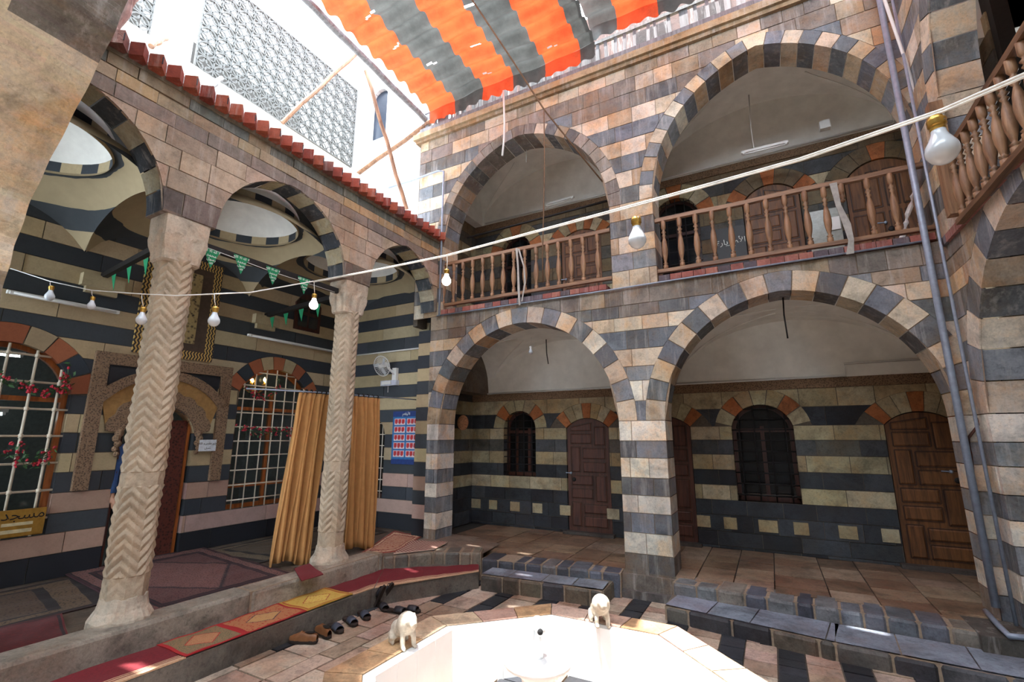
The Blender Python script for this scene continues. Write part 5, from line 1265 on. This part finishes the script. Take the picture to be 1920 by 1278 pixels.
for k in range(3):
    a = 2 * PI * k / 3 + .4; e = u_ * math.cos(a) + v_ * math.sin(a); f = u_ * math.cos(a + .9) + v_ * math.sin(a + .9); mb = MB()
    mb.prism([fc + e * .02, fc + e * .14 + f * .01 + ax * .01, fc + e * .12 + f * .08 + ax * .02, fc + f * .08 + ax * .012], ax * .002); mb.build('blade', simple('pale_fan_blade', C(190, 196, 200), .4, bmp=0), t)
mb = MB(); mb.lathe([(.001, .055), (.03, .052), (.035, .0), (.045, -.03), (.05, -.12), (.001, -.13)], fc, 16, ax=ax); mb.build('motor', M['whiteplastic'], t, smooth=True)
mb = MB(); mb.tube([fc - ax * .10, fc + Vector((.10, .10, -.06)), fc + Vector((.14, .18, -.14))], .02, 8); mb.box(fc.x + .09, fc.x + .18, YP - .06, YP, fc.z - .28, fc.z - .02); mb.build('wall_bracket', M['whiteplastic'], t)
lc = ony(732, 718, YP - .03); t = thing('emergency_lamp', 'small white emergency lamp on the striped wall under the fan', 'lamp', (lc.x, YP, lc.z))
mb = MB(); mb.box(lc.x - .19, lc.x + .17, YP - .07, YP, lc.z - .045, lc.z + .045); mb.build('body', simple('lamp_plastic', C(196, 200, 214), .4, bmp=0), t)
mb = MB(); mb.box(lc.x - .16, lc.x + .05, YP - .078, YP - .07, lc.z - .025, lc.z + .03); mb.build('diffuser', M['whiteplastic'], t)
mb = MB(); mb.tube([(lc.x - .03, YP - .05, lc.z - .045), (lc.x - .03, YP - .05, lc.z - .16)], .004, 6); mb.build('pull_cord', M['whiteplastic'], t)
t = thing('wall_poster', 'blue poster with a grid of red and white cards on the striped wall', 'poster', (-5.31, YP - .01, 1.9))
mb = MB(); mb.box(-5.60, -5.03, YP - .015, YP - .004, 1.47, 2.33); mb.build('sheet', simple('blue_paper', C(40, 110, 170), .5, bmp=0), t)
mb = MB(); mb.box(-5.60, -5.03, YP - .017, YP - .015, 2.24, 2.33); mb.build('header_band', simple('navy_ink', C(26, 56, 120), .5, bmp=0), t); mb = MB(); mb.box(-5.60, -5.03, YP - .017, YP - .015, 1.47, 1.55); mb.build('footer_band', bpy.data.materials['navy_ink'], t)
cw_, cr_ = simple('card_white', C(214, 200, 206), .6, bmp=0), simple('card_red', C(190, 46, 52), .6, bmp=0)
for r_ in range(5):
    for c_ in range(2):
        x0_ = -5.56 + c_ * .27; z0_ = 1.585 + r_ * .130; mw_ = MB(); mr_ = MB(); mw_.box(x0_, x0_ + .235, YP - .0195, YP - .017, z0_, z0_ + .105); card = mw_.build('card', cw_, t)
        for q in range(3): xx = x0_ + .012 + q * .074; mr_.prism([(xx, YP - .0195, z0_ + .035), (xx + .03, YP - .0195, z0_ + .012), (xx + .062, YP - .0195, z0_ + .04), (xx + .06, YP - .0195, z0_ + .094), (xx + .005, YP - .0195, z0_ + .094)], (0, -.002, 0))
        mr_.build('card_picture', cr_, card)
text('\uFEE2\uFEEA\uFED7\uFEED\uFEF7\u0627', .06, M['ink_w'], 'lettering', t, frame((-5.31, YP - .019, 2.285), (1, 0, 0), (0, 0, 1)))
t = thing('notice_paper', 'small white paper notice on the striped wall right of the portal', 'sign', (XB + .01, 3.70, 1.80))
mb = MB(); mb.box(XB + .06, XB + .066, 3.60, 3.82, 1.72, 1.87); mb.build('sheet', simple('paper', C(214, 220, 226), .7, bmp=0), t)
text('\uFEEA\uFEE0\uFEDF\u0627 \uFEAA\uFEB9\uFED8\uFED3 \u0632\u0648\u0627\u062D', .038, M['ink_k'], 'lettering', t, frame((XB + .068, 3.71, 1.82), (0, 1, 0), (0, 0, 1)))
text('\uFEF2\uFEE0\uFEB4\uFEE3', .034, M['ink_k'], 'lettering', t, frame((XB + .068, 3.71, 1.76), (0, 1, 0), (0, 0, 1)))
t = thing('brass_plaque', 'brass plaque with black Arabic lettering under the left grilled window', 'sign', (XB + .02, 1.95, 1.05))
mb = MB(); mb.box(XB + .015, XB + .03, 1.66, 2.19, .93, 1.19); mb.build('plate', M['brass'], t)
text('\uFEAA\uFEA0\uFEB4\uFEE3', .13, M['ink_k'], 'lettering', t, frame((XB + .031, 2.02, 1.135), (0, 1, 0), (0, 0, 1)), extrude=.001)
pe_ = simple('pale_engraving', C(226, 214, 170), .4, .3)
for y0_, z0_, z1_ in ((1.87, 1.035, 1.065), (1.86, .965, 1.0)): mb = MB(); mb.box(XB + .03, XB + .032, y0_, 2.10, z0_, z1_); mb.build('inscription_bar', pe_, t)
# chalkboard, mirror box in upper gallery
p = ony(1370, 458, YB - .04); t = thing('chalkboard', 'black board with white chalk writing beside the upper middle door', 'board', (p.x, YB - .02, p.z))
a_, b_ = ony(1342, 440, YB - .04), ony(1402, 480, YB - .04); mb = MB(); mb.box(a_.x, b_.x, YB - .05, YB - .01, b_.z - .1, a_.z + .08); mb.build('board', simple('black_board', C(22, 22, 24), .5), t)
text('\u0629\u0631\uFE8E\uFEF3\u0632 \uFEE2\uFEF7\u0627', .12, M['ink_w'], 'lettering', t, frame(((a_.x + b_.x) / 2, YB - .052, p.z + .04), (1, 0, 0), (0, 0, 1)))
a_, b_ = ony(1512, 400, 7.3), ony(1585, 470, 7.3); t = thing('glass_panel', 'leaning sheet of grey glass behind the right balustrade', 'glass', (a_.x, 7.3, 3.8))
mb = MB(); mb.box(a_.x, b_.x, 7.28, 7.32, 3.8, a_.z); mb.build('pane', simple('dusty_glass', C(150, 154, 146), .2), t)
mb = MB(); p0, p1 = ony(1554, 408, 7.26), ony(1577, 428, 7.26); mb.box(p0.x, p1.x, 7.26, 7.28, p1.z, p0.z); mb.build('white_card', M['whiteplastic'], t)
# chandelier seen through the window grille
cc = Vector((XB - .22, 4.46, 2.70)); t = thing('chandelier', 'small lit brass chandelier hanging behind the right grilled window', 'chandelier', cc)
mb = MB(); mb.tube([cc + Vector((0, 0, -.14)), cc + Vector((0, 0, -.05)), cc + Vector((0, 0, .1)), cc + Vector((0, 0, .48))], [.03, .018, .012, .004], 8); mb.ball(cc + Vector((0, 0, -.1)), .035); mb.build('stem', M['brass'], t, smooth=True)
for k in range(5):
    a = 2 * PI * k / 5 + .3; e = Vector((math.cos(a), math.sin(a), 0)); mb = MB(); mb.tube([cc + Vector((0, 0, -.08)), cc + e * .07 + Vector((0, 0, -.12)), cc + e * .15 + Vector((0, 0, -.06)), cc + e * .16], .006, 6); mb.lathe([(.02, -.01), (.03, .005), (.01, .01), (.01, .05)], cc + e * .16, 8); a_ = mb.build('arm', M['brass'], t, smooth=True)
    mb = MB(); mb.lathe([(.008, 0), (.019, .02), (.012, .045), (.002, .065)], cc + e * .16 + Vector((0, 0, .05)), 8); mb.build('candle_bulb', M['flame'], t, smooth=True)
# flower garlands on the grilles
M['leafg'] = simple('garland_green', C(52, 92, 48), .6, var=.3, bmp=0); M['rose'] = simple('garland_red', C(180, 34, 54), .6, var=.3, bmp=0)
def garland(label, path, n, s=.03, spread=.05):
    rg = random.Random(len(path) + n); t = thing('flower_garland', label, 'garland', path[0]); lf = MB(); fl = MB(); st_ = MB(); st_.tube(path, .004, 4)
    P_ = [Vector(p) for p in path]; L = len(P_) - 1
    for k in range(n):
        q = rg.random() * L; i = min(int(q), L - 1); p = P_[i].lerp(P_[i + 1], q - i) + Vector((rg.uniform(0, .03), rg.uniform(-spread, spread), rg.uniform(-spread, spread)))
        if k % 3: 
            a, b = Vector((rg.uniform(-.3, .3), rg.uniform(-1, 1), rg.uniform(-1, 1))).normalized() * s, Vector((rg.uniform(-1, 1), rg.uniform(-1, 1), rg.uniform(-1, 1))).normalized() * s * .5
            lf.poly([p - a, p + b, p + a, p - b])
        else:
            for m in range(3): fl.ball(p + Vector((rg.uniform(-.01, .01), rg.uniform(-.012, .012), rg.uniform(-.012, .012))), s * .42, 6, 4)
    st_.build('vine', M['leafg'], t); a = lf.build('leaves', M['leafg'], t); a['kind'] = 'stuff'; a = fl.build('blossoms', M['rose'], t); a['kind'] = 'stuff'; return t
XG = XB + .03
garland('garland of red roses and leaves draped across the top of the left grille', [(XG, 1.2, 2.75), (XG, 1.5, 2.62), (XG, 1.7, 2.45), (XG, 1.95, 2.36), (XG, 2.15, 2.42)], 130)
garland('red rose garland hanging at the right edge of the left grille', [(XG, 2.14, 2.66), (XG, 2.16, 2.5), (XG, 2.12, 2.38)], 36)
garland('loose cluster of red roses in the middle of the left grille', [(XG, 1.6, 1.62), (XG, 1.85, 1.80), (XG, 1.95, 1.62), (XG, 2.15, 1.75)], 90, .026, .07)
garland('row of dark red flowers along the middle of the curtained window grille', [(XG, 4.12, 2.02), (XG, 4.5, 1.97), (XG, 4.8, 2.0), (XG, 5.2, 1.98)], 150, .024, .07)
garland('flowers around the top of the curtained window grille', [(XG, 4.15, 2.62), (XG, 4.3, 2.52), (XG, 4.5, 2.5), (XG, 4.66, 2.62), (XG, 4.7, 2.8)], 80, .022, .05)

# ================================================================== SHOES
def shoe(name, label, loc, rz, mat, sandal=False, s=1.0, lean=0.0):
    L_ = Vector(loc); t = thing(name, label, 'shoe', L_, 'footwear left by the long step'); Rm = Matrix.Rotation(rz, 4, 'Z') @ Matrix.Rotation(lean, 4, 'Y')
    T = lambda x, y, z: L_ + (Rm @ Vector((x * s, y * s, z * s)))
    out = [(-.13, .0), (-.125, .025), (-.09, .035), (-.03, .030), (.04, .040), (.09, .043), (.125, .030), (.14, .005), (.13, -.025), (.09, -.038), (.03, -.034), (-.04, -.028), (-.10, -.034), (-.125, -.022)]
    mb = MB(); mb.grid([[T(x * k, y * k, z) for x, y in out] for z, k in ((0, .97), (.008, 1.0), (.022, 1.0), (.026, .96))], closed=True, cap=True); mb.build('sole', M['shoe_sole'], t)
    mb = MB(); rows = []
    if sandal:
        for x, h in ((.00, .052), (.035, .056), (.07, .052), (.10, .042)):
            rows.append([T(x, .043 * math.cos(a), .022 + h * math.sin(a) * .85) for a in [PI * k / 10 for k in range(11)]])
        mb.grid(rows); mb.build('strap', mat, t, smooth=True).modifiers.new('s', 'SOLIDIFY').thickness = .004
    else:
        for x, h, w_ in ((-.125, .05, .022), (-.10, .062, .032), (-.05, .060, .032), (-.01, .070, .034), (.03, .068, .038), (.07, .052, .041), (.11, .038, .034), (.135, .026, .014)):
            K = 12; op = -.11 < x < .0
            rows.append([T(x, w_ * math.cos(a), .022 + h * min(math.sin(a), .86 if op else 1) ** (.7)) for a in [PI * k / K for k in range(K + 1)]])
        mb.grid(rows); mb.build('upper', mat, t, smooth=True)
        mb = MB(); mb.grid([[T(-.055 + .052 * math.cos(a) * q, .023 * math.sin(a) * q, .079 + (.008 if q == 1 else .004)) for a in [2 * PI * k / 14 for k in range(14)]] for q in (1, .8)], closed=True, cap=True); mb.build('opening', M['shoe_in'], t)
        mb = MB(); rows = [[T(.012 + dx, .037 * math.cos(a), .025 + .071 * max(0, math.sin(a)) ** .7) for a in [PI * k / 10 for k in range(11)]] for dx in (0, .016)]; mb.grid(rows); mb.build('buckle_strap', mat, t, smooth=True)
    return t
M['shoe_sole'] = simple('dark_rubber_sole', C(44, 32, 26), .8, bmp=0); M['shoe_in'] = simple('shoe_lining', C(22, 18, 16), .9, bmp=0)
br_ = simple('tan_leather', C(128, 84, 50), .5); gy = simple('grey_blue_rubber', C(66, 72, 86), .6); bk = simple('black_leather', C(44, 44, 50), .5)
def g3(px, py, z=.122, gap=.13):
    p = onz(px, py, z); return Vector((max(p.x, -3.93 + gap), p.y, z))
shoe('leather_shoe', 'left brown leather shoe at the front of the row beside the step', g3(556, 1200, gap=.12), 3.55, br_, s=.98)
shoe('leather_shoe', 'brown leather shoe second in the row, just behind the first brown one', g3(597, 1188, gap=.14), 2.9, br_, s=.98)
shoe('slipper', 'grey rubber slipper third in the row beside the step', g3(628, 1180), -.3, gy, True)
shoe('slipper', 'grey rubber slipper fourth in the row beside the step', g3(655, 1167), -.35, gy, True)
shoe('slipper', 'grey rubber slipper at the far end of the row beside the step', g3(674, 1154), -.45, gy, True)
shoe('slipper', 'black slipper lying alone between the row and the dark sandals', g3(716, 1140), -.5, bk, True)
shoe('sandal', 'black sandal lying sideways on the paving near the fountain, left one', g3(742, 1148), .1, bk, True)
shoe('sandal', 'black sandal lying sideways on the paving near the fountain, right one', g3(766, 1146), .2, bk, True)
p = onx(722, 1106, -3.8); shoe('sandal', 'dark sandal leaning upright against the step, left of the pair', (-3.86, p.y, .215), 0.15, bk, True, .95, -1.15)
shoe('sandal', 'dark sandal leaning upright against the step, right of the pair', (-3.85, p.y + .115, .215), 0.05, bk, True, .95, -1.15)

# ================================================================== SMALL THINGS
cord('rusty_chain', 'rusty chain hooked on the right pier of the lower right arch', 'chain', [ony(px_, py_, YR - .03) for px_, py_ in ((1846, 745), (1838, 775), (1832, 800), (1816, 820), (1820, 850), (1824, 884))], .012, simple('rust', C(84, 50, 38), .9))
p = ony(1861, 823, YR - .12); mb = MB(); mb.box(p.x - .012, p.x + .012, p.y - .01, p.y + .01, p.z - .04, p.z + .04); tag(mb.build('yellow_tag', simple('yellow_plastic', C(206, 196, 30), .5, bmp=0)), 'small yellow plastic tag on the right corner pipe', 'tag')
def ribbon(label, path, w_, mat):
    mb = MB(); rows = []
    for k, p in enumerate(path): rows.append([p + Vector((-w_ * (1 - .3 * (k % 2)), 0, 0)), p + Vector((w_ * (1 - .3 * (k % 2)), .01, .004))])
    mb.grid(rows); o = mb.build('cloth_strip', mat); o.modifiers.new('s', 'SOLIDIFY').thickness = .004; return tag(o, label, 'strip')
ribbon('white cloth strip tied over the left balustrade and hanging below the ledge', [ony(968, 465, 5.72), ony(971, 500, 5.71), ony(972, 540, 5.71), ony(974, 572, 5.72)], .016, M['greycloth'])
ribbon('second pale strip hanging slantwise beside the white strip on the left balustrade', [ony(972, 466, 5.74), ony(982, 500, 5.74), ony(984, 530, 5.74), ony(978, 565, 5.74)], .012, M['greycloth'])
ribbon('grey cloth strip hanging over the right balustrade down to the ledge', [ony(1562, 343, 5.72), ony(1572, 385, 5.71), ony(1588, 420, 5.71), ony(1596, 450, 5.71), ony(1594, 476, 5.72)], .035, M['greycloth'])
ribbon('white rag knotted on the ledge conduit at the right corner', [at(1776, 300, 5.0), at(1768, 380, 5.0), at(1760, 440, 5.0), at(1755, 452, 5.0), at(1772, 460, 5.0)], .016, M['greycloth'])
pole('white plastic tube leaning inside the right end of the right upper arch', ony(1724, 318, 6.2), ony(1690, 452, 6.2), .025, M['whiteplastic'], 'tube', 'plastic_tube')
p = ony(866, 790, YB - .3); mb = MB(); p = ony(868, 792, 6.9); mb.ball(p, .12, 14, 8, sz=(1, .35, 1.1)); tag(mb.build('wicker_tray', carved('wicker', C(170, 112, 74), C(90, 56, 40), 50, .01)), 'round reddish wicker tray hanging just inside the left lower arch', 'tray')
p = ony(1546, 236, 7.1); mb = MB(); mb.box(p.x - .06, p.x + .06, p.y - .05, p.y + .03, p.z - .06, p.z + .06); tag(mb.build('junction_box', M['whiteplastic']), 'white junction box high under the right upper vault', 'box')

# ================================================================== PERSON IN THE DOORWAY
def person():
    bx, by, z0 = XB - .06, 2.97, .452; t = thing('person', 'person in a blue long-sleeved shirt standing in the portal behind the near column', 'person', (bx, by, z0))
    skin = simple('skin', C(176, 130, 104), .6, var=.08, bmp=0); H = 1.62; V = lambda x, y, z: Vector((bx + x, by + y, z0 + z))
    mb = MB()   # body facing +x; y is the side axis
    mb.tube([V(0, 0, .80), V(0, 0, .92), V(0, 0, 1.05), V(.01, 0, 1.2), V(0, 0, 1.33), V(0, 0, 1.39), V(.01, 0, 1.46)], [.13, .125, .12, .145, .12, .06, .05], 14)
    mb.ball(V(.02, 0, 1.53), .09, 16, 12, sz=(1.05, .82, 1.25)); mb.ball(V(.11, 0, 1.52), .017, 8, 6, sz=(1.2, .8, 1.3)); mb.ball(V(.085, 0, 1.475), .022, 8, 6, sz=(.7, 1.2, .5)); mb.ball(V(.09, 0, 1.445), .025, 8, 6)
    for s in (-1, 1):
        mb.ball(V(.015, .078 * s, 1.52), .02, 8, 6, sz=(.8, .4, 1.3))
        mb.tube([V(0, .10 * s, 1.34), V(0, .175 * s, 1.31), V(-.01, .20 * s, 1.18), V(-.01, .215 * s, 1.04), V(.02, .215 * s, .92), V(.04, .21 * s, .80)], [.05, .055, .045, .038, .033, .024], 10)
        mb.tube([V(.04, .21 * s, .80), V(.05, .208 * s, .74), V(.055, .206 * s, .71)], [.024, .030, .027], 10)
        for f, (dx, ln) in enumerate(((-.028, .062), (-.01, .075), (.008, .07), (.026, .056))): mb.tube([V(.055 + dx, .206 * s, .71), V(.06 + dx, .203 * s, .71 - ln * .5), V(.068 + dx, .196 * s, .71 - ln)], [.0095, .009, .007], 8)
        mb.tube([V(.065, .20 * s, .755), V(.092, .195 * s, .73), V(.100, .19 * s, .69)], [.011, .010, .008], 8)
        mb.tube([V(0, .075 * s, .86), V(0, .09 * s, .66), V(.01, .09 * s, .45), V(0, .09 * s, .25), V(-.01, .09 * s, .07)], [.09, .08, .058, .05, .036], 12)
        mb.tube([V(-.04, .09 * s, .035), V(.05, .095 * s, .035), V(.13, .10 * s, .025)], [.035, .036, .024], 10)
    o = mb.build('body', skin, t, smooth=True); remesh(o, .008)
    sh = MB(); sh.grid([[V(0, 0, 0) + Vector((a_ * math.cos(q) * .8, a_ * math.sin(q) * b_, z)) for q in [2 * PI * k / 24 for k in range(24)]] for z, a_, b_ in ((.76, .155, 1.05), (.9, .15, 1.05), (1.05, .145, 1.05), (1.2, .165, 1.08), (1.32, .15, 1.12), (1.38, .08, 1.05))], closed=True)
    for s in (-1, 1): sh.tube([V(0, .09 * s, 1.33), V(0, .175 * s, 1.31), V(-.01, .20 * s, 1.18), V(-.01, .215 * s, 1.04), V(.02, .215 * s, .92), V(.038, .21 * s, .815)], [.065, .068, .058, .052, .046, .038], 12)
    sh.build('shirt', simple('blue_shirt_cloth', C(54, 84, 132), .9, scale=30), t, smooth=True)
    tr = MB()
    for s in (-1, 1): tr.tube([V(0, .07 * s, .88), V(0, .09 * s, .66), V(.01, .09 * s, .45), V(0, .09 * s, .25), V(-.01, .09 * s, .06)], [.108, .098, .075, .068, .062], 14)
    tr.build('trousers', simple('dark_trousers_cloth', C(28, 30, 36), .9), t, smooth=True)
    hr = MB(); hr.grid([[V(.012, 0, 1.545) + Vector((.098 * math.cos(q) * math.cos(p), .08 * math.sin(q) * math.cos(p), .118 * math.sin(p) + (.02 * math.cos(q) if p < .3 else 0))) for q in [2 * PI * k / 20 for k in range(20)]] for p in [.15 + (PI / 2 - .16) * i / 7 for i in range(8)]], closed=True, cap=True)
    hr.build('hair', simple('black_hair', C(28, 24, 22), .7), t, smooth=True)
person()
